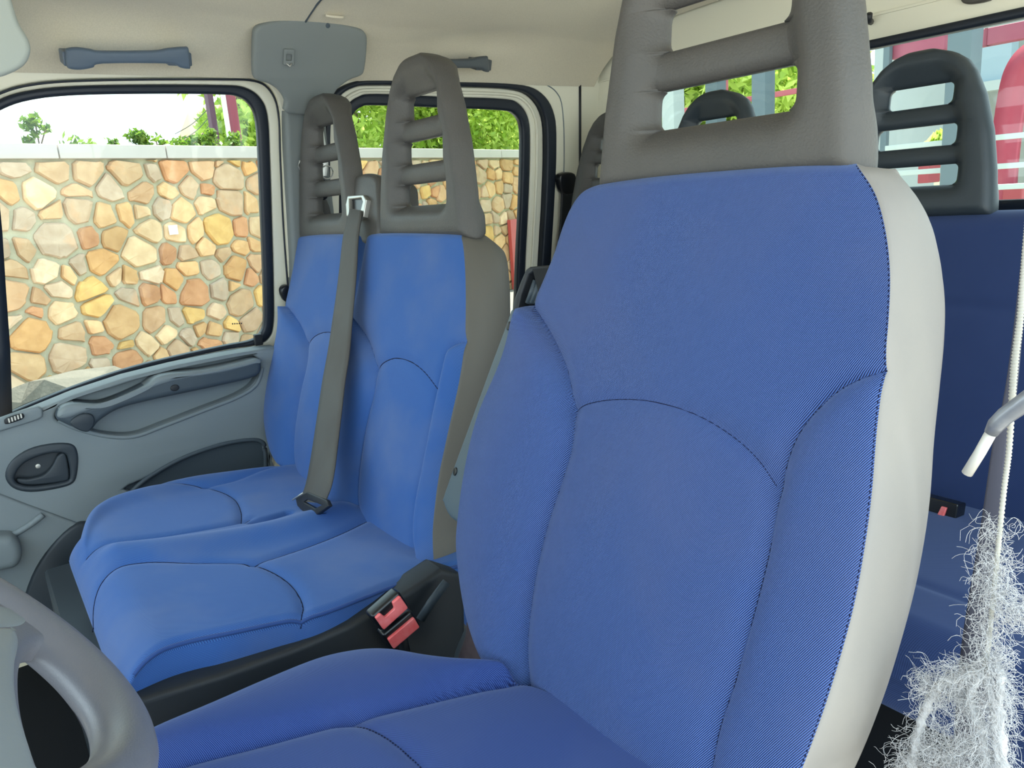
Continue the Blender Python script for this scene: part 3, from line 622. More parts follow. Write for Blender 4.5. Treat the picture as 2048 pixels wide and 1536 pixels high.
# ---- passenger bench
PB = empty('passenger_bench', (1.2, -0.25, FLZ), 'blue two-place passenger bench with two slatted headrests, beside the stone-wall window', 'car seat')
P = seat_frame(800, 800, -0.55)
Lp = [(640, 466), (606, 472), (597, 500), (590, 540), (580, 590), (570, 630), (558, 690), (545, 750), (539, 810), (540, 850), (548, 885), (562, 912), (585, 932), (610, 960)]
Rp = [(905, 452), (918, 462), (929, 490), (934, 550), (934, 620), (930, 690), (920, 760), (908, 820), (893, 890), (880, 950), (872, 1010), (868, 1070), (872, 1140), (880, 1200)]
Op = [(925, 449), (960, 450), (990, 463), (1012, 495), (1025, 540), (1029, 600), (1024, 680), (1010, 760), (990, 850), (972, 930), (958, 1000), (948, 1080), (935, 1140), (925, 1200)]
L_, R_, O_ = P.pts(cat(Lp), -0.01), P.pts(cat(Rp), -0.002), P.pts(cat(Op), -0.075)
Lf, Rf, Of = interp(L_), interp(R_), interp(O_)
ptop = 0.5*(L_[0][1]+R_[0][1]); pbot = -0.37
sA = P.pts(cat([(574, 615), (596, 640), (612, 668), (620, 700), (617, 735), (606, 780), (597, 830), (592, 880), (594, 930), (606, 980)]))
archA = P.pts(cat([(619, 690), (640, 672), (665, 666), (690, 675), (705, 690)]))
sB0 = P.pts(cat([(704, 632), (720, 650), (740, 680), (752, 715), (757, 745), (752, 790), (740, 840), (729, 900), (722, 960), (722, 1010), (735, 1060)]))
archB = P.pts(cat([(757, 742), (775, 726), (800, 718), (828, 724), (852, 742), (870, 768), (880, 790)]))
sB1 = P.pts(cat([(929, 682), (915, 690), (902, 706), (894, 735), (884, 780), (872, 840), (860, 900), (850, 950), (840, 1000), (836, 1060), (845, 1120)]))
sAm = P.pts(cat([(704, 632), (697, 680), (694, 740), (684, 820), (672, 900), (662, 960), (664, 1010)]))     # valley between the two places
fA, fB0, fB1, fM = interp(sA), interp(sB0), interp(sB1), interp(sAm)
tA, tB0, tB1 = max(p[1] for p in sA), max(p[1] for p in sB0), max(p[1] for p in sB1)
A1 = lambda v: np.where(v > tA, Lf(v), fA(v)); A2 = lambda v: np.where(v > tB1, Rf(v), fB1(v))
M0 = lambda v: fM(np.minimum(v, tB0)); M1 = lambda v: np.where(v > tB0, M0(v), fB0(v))
um = P.px(732, 480)[0]
notch = lambda U, V: 0.0012*np.sin(U*23+V*9)*np.sin(V*21)-0.008*np.exp(-((U-um)/0.02)**2)*np.clip((V-tB0)/0.1+0.6, 0, 1)
ppad = Pad(P, Lf, Rf, pbot, ptop, 0.100, re=(0.025, 0.0), rt=(0, 0.02), puffs=[(Lf, A1, 0.02, 0.8), (M0, M1, 0.016, 0.8), (A2, Rf, 0.018, 0.8), (A1, M0, 0.007, 0.6), (M1, A2, 0.007, 0.6)],
           seams=[sA, archA, sB0, archB, sB1], crown=0.008, extra=notch)
ppad.back = -0.022; ppad.sideR = lambda v: np.maximum(Of(v), Rf(v)+0.002)
a_, b_ = ppad.build(('backrest', 'side_cover'), (M_BLUE2, M_GREYV2), PB, rows=230, cols=300)
tag(a_, 'blue backrest for two'); tag(b_, 'dark grey vinyl side bolster')
ppad.stitch('seam', [sA, archA, sB0, archB, sB1], M_SEAM, PB, 0.0009, dash=None, lift=0.0003)
for q, nm in (((650, 464), 'h'), ((836, 456), 'h')):
    c_ = P.px(*q); hf = Fr(P.at(c_[0]+0.004, c_[1]-0.004, 0.006), P.x, (0, -0.08, 1), (0, 1, 0.08)); headrest(PB, hf, M_HEAD, vs=0.965)
# belt tower between the headrests
GT = Fr(P.at(*P.px(722, 480)), P.x, (0, -0.25, 1), (0, 1, 0.25))
gw = plate('belt_tower', [tuple(p) for p in cat(GT.pts([(690, 470), (690, 390), (694, 368), (708, 354), (728, 346), (745, 347), (757, 357), (760, 380), (762, 455), (748, 488), (712, 489)], 0.0), True, 4)], [], GT, 0.09, M_HEAD, PB, 0.012, res=3, w=0.004)
ring = GT.pts([(692, 392), (728, 390), (734, 400), (728, 434), (712, 440), (694, 432)], 0.012)
hole_ = GT.pts([(699, 398), (724, 396), (727, 404), (721, 428), (708, 432), (700, 427)], 0.012)
plate('belt_guide', [tuple(p) for p in ring], [[tuple(p) for p in hole_]], GT, 0.012, M_STEEL, PB, 0.002, w=0.014)
plate('guide_slot', [tuple(p) for p in hole_], [], GT, 0.004, M_BLACKS, PB, 0, w=0.006)
# cushion
J = hit(730, 1030, P.o, P.z)
PC = Fr(J, (1, 0, 0), (0, 1, TL), (0, -TL, 1))
farp = [(640, 915), (600, 919), (545, 923), (480, 930), (400, 940), (330, 954), (240, 975), (200, 992), (172, 1016), (156, 1045)]
nearp = [(870, 1138), (800, 1162), (720, 1192), (640, 1220), (560, 1236), (460, 1258), (380, 1274), (320, 1292), (260, 1320), (225, 1350), (196, 1372)]
fa_, ne_ = PC.pts(cat(farp), 0.01), PC.pts(cat(nearp), 0.0)
v1c = 0.425
fpf = lambda v: interp(fa_)(v); npf = lambda v: interp(ne_)(v)
k1 = PC.pts(cat([(178, 1190), (186, 1166), (205, 1148), (240, 1136), (300, 1129), (380, 1127), (460, 1126), (505, 1130), (545, 1145), (578, 1166), (598, 1190), (606, 1212), (600, 1230)]))
k2 = PC.pts(cat([(505, 1130), (560, 1113), (620, 1092), (680, 1068), (730, 1045), (760, 1030)]))
k3 = PC.pts(cat([(170, 1098), (200, 1090), (260, 1083), (330, 1075), (400, 1064), (470, 1050), (500, 1040)]))
k4 = PC.pts(cat([(210, 985), (260, 979), (330, 976), (400, 975), (440, 982), (470, 1000), (482, 1025), (482, 1045)]))
k5 = PC.pts(cat([(410, 975), (470, 964), (530, 948), (600, 930)]))
slot = PC.pts(cat([(478, 1052), (520, 1050), (560, 1040), (590, 1028), (560, 1027), (520, 1036), (478, 1052)]))
ridge = PC.pts(cat([(240, 1112), (330, 1104), (430, 1090), (520, 1074), (600, 1055), (680, 1028)]))
def cex(U, V):
    W = 0.016*np.exp(-(dist(U, V, ridge)/0.035)**2)
    W = W-0.016*np.exp(-(dist(U, V, PC.pts([(505, 1048), (540, 1041), (575, 1031)]))/0.008)**2)
    fm, nm = fpf(V), npf(V)
    W = W+0.010*np.exp(-((U-fm+0.05)/0.03)**2)
    return W+0.001*np.sin(U*23+V*9)*np.sin(V*21)
pc = Pad(PC, npf, fpf, -0.10, v1c, 0.105, re=(0.012, 0.03), rt=(0, 0.055), puffs=[(npf, fpf, 0.004, 0.5)], seams=[k1, k2, k3, k4, k5], extra=cex, gw=(0.009, 0.0035))
a_, b_ = pc.build(('cushion', 'cushion_side'), (M_BLUE2, M_BLUE2), PB, rows=230, cols=300)
pc.stitch('seam', [k1, k2, k3, k4], M_SEAM, PB, 0.0008, lift=0.0003)
pc.stitch('piping', [[(float(npf(v))+0.001, v) for v in np.linspace(-0.05, v1c-0.014, 140)]], M_BLUE2, PB, 0.0028, lift=0.001)
# black plastic base below the cushion
BP = Fr((float(0.87), 0, 0), (0, -1, 0), (0, 0, 1), (-1, 0, 0))
bt = BP.pts([(215, 1385), (270, 1398), (440, 1346), (600, 1288), (700, 1245), (760, 1212), (820, 1176), (880, 1136), (925, 1150), (930, 1310), (560, 1450), (215, 1480)])
plate('base_cover', [tuple(p) for p in bt], [], BP, 0.05, mat('charcoal_side_plastic', rgb(42, 46, 50), 0.5, 0.35, bump=(500, 0.2, 0.0004)), PB, 0.008, w=0.006)
box('seat_base', (0.90, -0.50, FLZ), (1.58, -0.02, 0.40), M_TRIMDD, PB, 0.012)
box('base_rail', (0.86, -0.5, 0.22), (0.885, 0.02, 0.25), M_TRIMD, PB, 0.004)
attach(PB)

# belt over the passenger bench
SB = empty('seat_belt', P.at(*P.px(690, 600), 0.05), 'grey lap-and-shoulder belt strap hanging down the middle of the passenger bench', 'seat belt')
bp_ = [(712, 418, 24, .020), (710, 432, 26, .026), (706, 450, 27, .03), (701, 480, 30, .034), (697, 530, 33, .036), (692, 580, 35, .038), (685, 640, 38, .040), (678, 700, 42, .044), (668, 760, 44, .05), (660, 820, 46, .056), (652, 880, 48, .062), (645, 930, 50, .074), (637, 970, 50, .082), (624, 1003, 50, .084)]
def ribbon(name, fr, pts, m, parent, th=0.0012, n=5, ang=None):
    V, Fc = [], []; Q = np.array([list(fr.at(*fr.px(x-wd*.5, y, w_), w_))+list(fr.at(*fr.px(x+wd*.5, y+(ang or 0), w_), w_)) for x, y, wd, w_ in pts])
    Q = np.array(cat(Q, False, n)); N = len(Q)
    for i in range(N):
        a, b = Q[i, :3], Q[i, 3:]
        t = Q[min(i+1, N-1), :3]-Q[max(i-1, 0), :3]; nn = np.cross(t, b-a); nn /= np.linalg.norm(nn)+1e-9
        for k in range(7):
            f = k/6; cu = 0.0006*math.sin(math.pi*f)
            V.append(a+(b-a)*f+nn*(th+cu)); 
        for k in range(7): V.append(a+(b-a)*(k/6)-nn*th)
    for i in range(N-1):
        o0, o1 = i*14, (i+1)*14
        for k in range(6): Fc += [(o0+k, o0+k+1, o1+k+1, o1+k), (o0+7+k, o1+7+k, o1+8+k, o0+8+k)]
        Fc += [(o0, o1, o1+7, o0+7), (o0+6, o0+13, o1+13, o1+6)]
    return mesh(name, V, Fc, m, parent)
ribbon('strap', P, bp_, M_BELT, SB, ang=4)
tf = P.off(0.088)
plate('tongue', [tuple(p) for p in tf.pts([(590, 996), (614, 984), (652, 1000), (657, 1012), (632, 1030), (608, 1026), (594, 1012)])], [[tuple(p) for p in tf.pts([(607, 1004), (614, 999), (642, 1010), (630, 1017)])]], tf, 0.008, M_BLACK, SB, 0.002)
plate('buckle', [tuple(p) for p in tf.pts([(577, 1036), (582, 1022), (602, 1010), (634, 1026), (628, 1036), (600, 1041), (580, 1042)])], [], tf.off(-0.004), 0.016, M_BLACKS, SB, 0.004)
sweep('chrome_edge', [tf.at(*tf.px(592, 1000), .006), tf.at(*tf.px(613, 986), .006)], circ(0.0014, 6), M_STEEL, SB)
attach(SB)

# two red-button buckles in the gap
def buckle(px0, px1, wpx, label, notch_):
    BK = Fr((0.80, -0.2, 0.42), (-1, 0, 0), (0, 0.55, 0.83), (0, -0.83, 0.55)); 
    fr = Fr(hit(*px0, (0.80, 0, 0), (1, 0, 0)), (0, -1, 0), (0, 0, 1), (-1, 0, 0))
    a, b = np.array(fr.px(*px0)), np.array(fr.px(*px1)); d = b-a; L = np.linalg.norm(d); d /= L; nrm = np.array([-d[1], d[0]])
    hw = wpx
    g = Fr(fr.at(*(a)), fr.x*d[0]+fr.y*d[1], fr.x*nrm[0]+fr.y*nrm[1], fr.z)
    r_ = empty('belt_buckle', g.at(0, 0), label, 'buckle', 'red-button belt buckles')
    plate('housing', rrect(-0.003, -hw-0.003, L+0.003, hw+0.003, 0.004), [], g, 0.020, M_BLACKS, r_, 0.004, res=3)
    if notch_: o_ = [(0, -hw), (L, -hw), (L, hw), (L-.012, hw), (L-.014, hw*.2), (.010, hw*.2), (.008, hw), (0, hw)]
    else: o_ = rrect(0, -hw, L, hw*0.6, 0.002)
    plate('button', rr_(o_, 0.002), [], g, 0.006, M_RED, r_, 0.0015, w=0.004)
    sweep('stalk', [g.at(L*0.5, -0.01, -0.012), g.at(L*0.4, -0.05, -0.03), g.at(L*0.2, -0.12, -0.05)], circ(0.007, 8), M_BLACK, r_)
    attach(r_)
buckle((757, 1246), (806, 1202), 0.011, 'belt buckle with a notched red button in the dark gap, the upper one', True)
buckle((778, 1284), (830, 1240), 0.011, 'belt buckle with a plain red button, just above the driver cushion', False)
lv = empty('recline_lever', (0.84, -0.42, 0.4), 'grey steel lever rising behind the red buckles in the gap', 'lever')
LVf = Fr((0.845, 0, 0), (0, -1, 0), (0, 0, 1), (-1, 0, 0))
sweep('lever_bar', [LVf.at(*LVf.px(840, 1240), 0.0), LVf.at(*LVf.px(862, 1205), 0.0), LVf.at(*LVf.px(893, 1164), 0.0)], [(-0.006, -0.002), (0.006, -0.002), (0.006, 0.002), (-0.006, 0.002)], M_TRIMD, lv, up=(-1, 0, 0))
attach(lv)

# ---- rear bench
RB = empty('rear_bench', (0.95, -1.15, FLZ), 'navy rear bench below the back window with slatted headrests', 'car seat')
RF = Fr((0.95, -1.38, 0.93), (-1, 0, 0), (0, -0.22, 1), (0, 1, 0.22))
cz_ = lambda c: (lambda v: np.full_like(np.asarray(v, float), c))
vs = RF.px(1960, 616)[1]
rs = [[(-0.7, vs), (0.8, vs)], [(-0.25, -0.5), (-0.25, vs)], [(0.25, -0.5), (0.25, vs)]]
rp_ = Pad(RF, cz_(-0.72), cz_(0.86), -0.55, 0.0, 0.11, re=(0.03, 0.03), rt=(0, 0.04), seams=rs, puffs=[(cz_(-0.72), cz_(-0.25), .008, .6), (cz_(-0.25), cz_(0.25), .008, .6), (cz_(0.25), cz_(0.86), .008, .6)], gw=(0.012, 0.004))
rp_.build(('backrest', 'backrest_shell'), (M_NAVY, M_NAVY), RB, rows=120, cols=160)
RCf = Fr((0.95, -1.24, 0.45), (1, 0, 0), (0, 1, 0.10), (0, -0.10, 1))
rc_ = Pad(RCf, cz_(-0.86), cz_(0.72), -0.05, 0.46, 0.12, re=(0.03, 0.03), rt=(0, 0.04), seams=[[(-0.8, 0.33), (0.7, 0.33)], [(-.25, -.05), (-.25, .33)]], crown=0.006)
rc_.build(('cushion', 'cushion_shell'), (M_NAVY, M_NAVY), RB, rows=100, cols=160)
box('seat_base', (0.15, -1.3, FLZ), (1.64, -0.86, 0.345), M_FLOOR, RB, 0.01)
def rear_hr(px0, side, m):
    u_, v_ = RF.px(*px0); c_ = u_+side*0.145
    hf = Fr(RF.at(c_, 0.0, 0.004), RF.x, (0, -0.15, 1), (0, 1, 0.15)); headrest(RB, hf, m, vs=0.93)
rear_hr((1980, 395), -1, M_HEADSH); rear_hr((1141, 400), 1, M_HEAD)  # shaded copy of the foam at right, lighter copy on the lit left one
um_ = RF.px(1447, 300)[0]-0.035; headrest(RB, Fr(RF.at(um_, 0.0, 0.004), RF.x, (0, -0.15, 1), (0, 1, 0.15)), M_HEADSH, vs=0.93)
attach(RB)
rbk = empty('belt_buckle', hit(1880, 1042, RCf.at(0, 0.02, 0.03), (0, 1, 0)), 'small red-button buckle on the rear bench, behind the driver seat side', 'buckle', 'red-button belt buckles')
bo = np.array(hit(1880, 1044, (0, -1.19, 0), (0, 1, 0)))
box('housing', (-0.034, -0.02, -0.03), (0.022, 0.035, 0.0), M_BLACKS, rbk, 0.004, fr=Fr(bo, (-1, 0, 0), (0, -.2, 1), (0, 1, .2)))
plate('button', [(-0.03, -0.004), (0.003, -0.004), (0.003, -0.004), (0.008, 0.026), (-0.0, 0.026), (-0.004, 0.012), (-0.03, 0.012)], [], Fr(bo, (-1, 0, 0), (0, -.2, 1), (0, 1, .2)), 0.006, M_RED, rbk, 0.0015, w=0.005)
attach(rbk)

# belt hardware on the two pillars
def anchor(label, fr, c, r):
    a_ = empty('belt_anchor', fr.at(*fr.px(*c)), label, 'seat belt'); return a_
an = anchor('black round belt anchor on the door pillar, seen through the outer headrest', S, (645, 395), 0)
f_ = S.off(0.045)
plate('anchor_cap', [(0.021*math.cos(t), 0.026*math.sin(t)) for t in np.linspace(0, 6.28, 22, endpoint=False)], [], Fr(f_.at(*f_.px(643, 380)), f_.x, f_.y, f_.z), 0.02, M_BLACKS, an, 0.006, res=3)
ribbon('strap', f_, [(640, 262, 14, 0), (650, 320, 13, 0.002), (648, 352, 12, 0.004)], M_STEEL, an)
ribbon('lower_strap', f_, [(646, 400, 14, 0), (655, 440, 16, 0.0), (660, 560, 16, 0.0)], M_BELT, an)
sweep('anchor_ring', [f_.at(f_.px(652, 344)[0]+0.014*math.cos(t), f_.px(652, 344)[1]+0.014*math.sin(t), 0.006) for t in np.linspace(0, 6.2, 20)], circ(0.0015, 6), M_STEEL, an)
sweep('side_loop', [f_.at(*f_.px(x, y), 0.0) for x, y in ((606, 318), (599, 322), (597, 332), (602, 342))], circ(0.002, 6), M_STEEL, an)
attach(an)
a2 = anchor('black belt anchor and strap on the rear pillar left of the rear outer headrest', S, (1130, 380), 0)
f2_ = S.off(0.02)
plate('anchor_cap', [tuple(p) for p in cat(f2_.pts([(1116, 352), (1128, 345), (1146, 347), (1150, 365), (1148, 385), (1125, 388), (1117, 370)]), True, 3)], [], f2_, 0.025, M_BLACKS, a2, 0.006, res=3, w=0.01)
ribbon('strap', f2_, [(1136, 375, 26, 0.002), (1134, 440, 28, 0.002), (1126, 520, 28, 0.002), (1116, 640, 28, 0.002)], M_BLACK, a2)
attach(a2)
a3 = anchor('small black belt anchor at the rear edge of the front door opening', S, (572, 590), 0)
f3_ = S.off(0.03)
plate('anchor_cap', [tuple(p) for p in cat(f3_.pts([(563, 580), (570, 572), (580, 574), (582, 598), (572, 604), (565, 594)]), True, 3)], [], f3_, 0.02, M_BLACKS, a3, 0.004)
ribbon('strap', f3_, [(577, 596, 10, 0), (575, 620, 9, 0), (573, 650, 8, 0)], M_BLACK, a3)
attach(a3)

# ================================================================== STEERING WHEEL
SW = empty('steering_wheel', (0.44, 0.18, 0.86), 'grey steering wheel rim and spoke in the bottom left corner', 'steering wheel')
nz = 0.69; ny_ = -math.sqrt(1-nz*nz)
Wo = CP+ray(160, 1350)/F*0.45
WF = Fr(Wo, (1, 0, 0), np.cross((0, ny_, nz), (1, 0, 0)), (0, ny_, nz))
rimpx = [(-20, 1212), (45, 1240), (130, 1312), (190, 1390), (235, 1470), (262, 1540)]
q = np.array(WF.pts(rimpx)); Mx = np.c_[2*q[:, 0], 2*q[:, 1], np.ones(len(q))]; so = np.linalg.lstsq(Mx, (q**2).sum(1), rcond=None)[0]
cx_, cy_ = so[0], so[1]; rad = math.sqrt(so[2]+cx_**2+cy_**2)
sweep('rim', [WF.at(cx_+rad*math.cos(t), cy_+rad*math.sin(t)) for t in np.linspace(0, 2*math.pi, 160, endpoint=False)], circ(0.0165, 20, 0.0145), M_WHEEL, SW, closed=True, up=tuple(WF.z))
sp1 = WF.pts([(-640, 1225), (-60, 1218), (0, 1222), (50, 1245), (130, 1312), (190, 1390), (232, 1470), (258, 1545), (262, 1660), (-640, 1560)])
spo = WF.pts([(62, 1303), (92, 1300), (122, 1312), (150, 1342), (185, 1395), (215, 1455), (236, 1530), (240, 1640), (90, 1640), (66, 1570), (46, 1510), (32, 1450), (27, 1400), (29, 1356), (40, 1322)])
plate('spoke', [tuple(p) for p in cat(sp1, True, 4)], [[tuple(p) for p in cat(spo, True, 4)]], WF, 0.018, M_WHEEL, SW, 0.006, res=4, w=0.007)
hub = WF.pts([(-640, 1292), (-60, 1284), (0, 1286), (14, 1298), (18, 1318), (10, 1356), (8, 1400), (13, 1450), (28, 1510), (46, 1575), (60, 1660), (-640, 1500)])
plate('hub_cover', [tuple(p) for p in cat(hub, True, 4)], [], WF, 0.022, M_WHUB, SW, 0.006, res=4, w=0.011)
plate('horn_pad', [tuple(p) for p in cat(WF.pts([(-90, 1228), (-10, 1232), (28, 1246), (42, 1260), (34, 1274), (0, 1281), (-90, 1280)]), True, 4)], [], WF, 0.012, M_WHUB, SW, 0.004, res=3, w=0.0075)
plate('hub_boss', [(cx_+0.045*math.cos(t), cy_+0.045*math.sin(t)) for t in np.linspace(0, 2*math.pi, 32, endpoint=False)], [], WF, 0.04, M_WHUB, SW, 0.010, res=3, w=0.012)
for an_ in (60, 150):
    d_ = math.radians(an_); ex_, ey_ = math.cos(d_), math.sin(d_)
    plate('spoke_arm', [(cx_+ex_*a+ey_*b, cy_+ey_*a-ex_*b) for a, b in ((0.05, -.026), (0.12, -.018), (rad-.006, -.024), (rad-.006, .024), (0.12, .018), (0.05, .026))], [], WF, 0.016, M_WHEEL, SW, 0.006, w=0.005)
sweep('column', [WF.at(cx_, cy_, -0.01), WF.at(cx_, cy_, -0.25), WF.at(cx_, cy_, -0.62)], circ(0.030, 16), M_BLACK, SW, up=(1, 0, 0))
attach(SW)

# ================================================================== CORD, FUZZ AND ROD BY THE DRIVER'S DOOR PILLAR
CY = Fr((0, -0.52, 0), (-1, 0, 0), (0, 0, 1), (0, 1, 0))
def on(x, y, w=0.0): return CY.at(*CY.px(x, y, w), w)
cd = empty('cord', on(2015, 900), 'white braided cord hanging at the right edge with its wool frayed out below', 'cord')
cpth = cat([np.array([on(2062, 380)[0]-0.01, -0.52, 1.39]), np.array([on(2062, 380)[0]-0.004, -0.52, on(2062, 380)[2]+0.09]), on(2062, 380), on(2052, 480), on(2046, 560), on(2040, 640), on(2030, 720), on(2024, 800), on(2018, 900), on(2008, 980), on(1998, 1080), on(1990, 1160), on(1982, 1240), on(1974, 1310), on(1968, 1350)], False, 40)
V, Fc = [], []; k = 8
for i, p in enumerate(cpth):                                  # ribbed braid: radius pulses along the cord
    t = cpth[min(i+1, len(cpth)-1)]-cpth[max(i-1, 0)]; t = t/np.linalg.norm(t); sd = np.cross(t, (0, 1, 0)); sd /= np.linalg.norm(sd); u2 = np.cross(sd, t)
    r_ = 0.0016*(1+0.22*math.sin(i*1.9))*(1+0.3*math.exp(-((i-240)/70)**2))
    for j in range(k): V.append(p+sd*r_*math.cos(j*6.2832/k)+u2*r_*math.sin(j*6.2832/k))
for i in range(len(cpth)-1):
    for j in range(k): Fc.append((i*k+j, i*k+(j+1) % k, (i+1)*k+(j+1) % k, (i+1)*k+j))
mesh('braid', V, Fc, M_CORD, cd)
# frayed wool: thousands of curled fibres as one curve part
def fibres(name, seeds, m, parent):
    cu = bpy.data.curves.new(name, 'CURVE'); cu.dimensions = '3D'; cu.bevel_depth = 0.00012; cu.bevel_resolution = 0
    for (p, d, L, curl) in seeds:
        n = 9; s = cu.splines.new('POLY'); s.points.add(n-1); ph = random.uniform(0, 6.28); a = np.array(p, float); d = np.array(d, float)
        d = d/(np.linalg.norm(d)+1e-9); sd = np.cross(d, (0, 1, 0)); sd /= np.linalg.norm(sd)+1e-9; up = np.cross(sd, d); tw = random.uniform(3, 9)
        for i in range(n):
            q_ = i/(n-1); r_ = curl*q_**0.6
            c_ = a+d*L*q_+sd*r_*math.cos(ph+tw*q_)+up*r_*math.sin(ph+tw*q_)
            s.points[i].co = (c_[0], c_[1], c_[2], 1)
    ob = bpy.data.objects.new('tmp', cu); me = bpy.data.meshes.new_from_object(ob); bpy.data.objects.remove(ob); bpy.data.curves.remove(cu)
    return link(name, me, m, parent)
seeds = []
def strand(pts, n, spread, L, curl):
    P_ = cat([on(*p_) for p_ in pts], False, 20)
    for _ in range(int(n*0.6)):
        i = random.randrange(len(P_)-1); t = P_[i+1]-P_[i]
        o_ = P_[i]+RNG.normal(0, spread, 3)
        seeds.append((o_, t/np.linalg.norm(t)+RNG.normal(0, 0.9, 3), random.uniform(0.4, 1.2)*L, curl*random.uniform(0.4, 1.4)))
strand([(1990, 1110), (2000, 1180), (2020, 1215), (2045, 1235)], 420, 0.0045, 0.018, 0.005)
strand([(1990, 1050), (1985, 1150), (1975, 1230), (1970, 1310)], 420, 0.0045, 0.018, 0.005)
strand([(2000, 1120), (1990, 1250), (1975, 1340), (1980, 1420), (1990, 1540)], 700, 0.004, 0.02, 0.003)
strand([(1965, 1345), (1925, 1350), (1880, 1375), (1850, 1430), (1825, 1500), (1815, 1545)], 1100, 0.0045, 0.02, 0.004)
strand([(1855, 1350), (1842, 1360), (1850, 1378), (1862, 1362)], 140, 0.002, 0.012, 0.004)
strand([(1880, 1385), (1930, 1400), (1955, 1460), (1970, 1545)], 800, 0.0035, 0.02, 0.003)
strand([(1960, 1330), (1985, 1330), (2000, 1380), (2000, 1440), (2008, 1545)], 800, 0.0035, 0.02, 0.003)
strand([(1870, 1545), (1890, 1500), (1930, 1490), (1960, 1520), (1960, 1550)], 800, 0.006, 0.018, 0.006)
strand([(1840, 1530), (1880, 1540), (1930, 1550)], 500, 0.006, 0.018, 0.006)
fz = fibres('frayed_wool', seeds, M_FUZZ, cd); fz['kind'] = 'stuff'
# loosely twisted yarns inside the fray
for pts in ([(1968, 1345), (1985, 1390), (1992, 1450), (1998, 1545)], [(1960, 1350), (1940, 1400), (1962, 1460), (1975, 1545)], [(1975, 1340), (2000, 1350), (1998, 1420), (2010, 1545)], [(1968, 1348), (1920, 1355), (1870, 1385), (1838, 1460), (1820, 1545)]):
    P_ = cat([on(*p_) for p_ in pts], False, 40); V, Fc = [], []
    for i, p in enumerate(P_):
        t = P_[min(i+1, len(P_)-1)]-P_[max(i-1, 0)]; t = t/np.linalg.norm(t); sd = np.cross(t, (0, 1, 0)); sd /= np.linalg.norm(sd); u2 = np.cross(sd, t)
        for j in range(6):
            a_ = j*1.0472+i*0.12; r_ = 0.0030*(1+0.25*math.cos(3*(j*1.0472)))*(1+0.15*math.sin(i*.8)); V.append(p+sd*r_*math.cos(a_)+u2*r_*math.sin(a_))
    for i in range(len(P_)-1):
        for j in range(6): Fc.append((i*6+j, i*6+(j+1) % 6, (i+1)*6+(j+1) % 6, (i+1)*6+j))
    mesh('yarn', V, Fc, M_FUZZ, cd)
attach(cd)
rod = empty('steel_rod', on(1995, 840, 0.02), 'bent grey steel rod with a bright tip crossing the white cord', 'rod')
sweep('rod_body', [on(2330, 640, -.0), on(2130, 745, .03), on(2070, 790, .03), on(2010, 832, .03), on(1992, 850, .03), on(1982, 866, .03)], circ(0.0052, 12), M_METAL, rod, scale=[1.1, 1.1, 1.1, 1, .95, .75])
sweep('rod_tip', [on(1984, 862, .03), on(1960, 905, .03), on(1934, 947, .03)], circ(0.0033, 10), mat('bare_steel', rgb(196, 192, 184), 0.35, 0.6), rod)
attach(rod)
pt2 = plate('trim_2', [tuple(p) for p in cat(CY.pts([(2034, 1378), (2060, 1368), (2110, 1362), (2118, 1900), (2118, 2500), (2000, 2500), (2010, 1900), (2028, 1560)]), True, 3)], [], CY.off(-.12), 0.03, M_PILLAR, None, 0.008, res=3); tag(pt2, kind=ST)
ds_ = empty('door_belt', on(1970, 1100, -.05), 'dark belt strap running down behind the white cord', 'seat belt')
ribbon('strap', CY, [(2130, -420, 14, -.06), (2090, 100, 14, -.06), (2046, 560, 14, -.06), (2022, 780, 22, -.06), (2002, 880, 28, -.06), (1990, 980, 34, -.06), (1978, 1080, 40, -.06), (1964, 1180, 46, -.06), (1950, 1290, 52, -.06), (1942, 1400, 56, -.06), (1935, 1560, 58, -.06)], mat('dark_webbing', rgb(74, 74, 86), 0.7, 0.2, bump=(900, .3, .0004)), ds_)
attach(ds_)

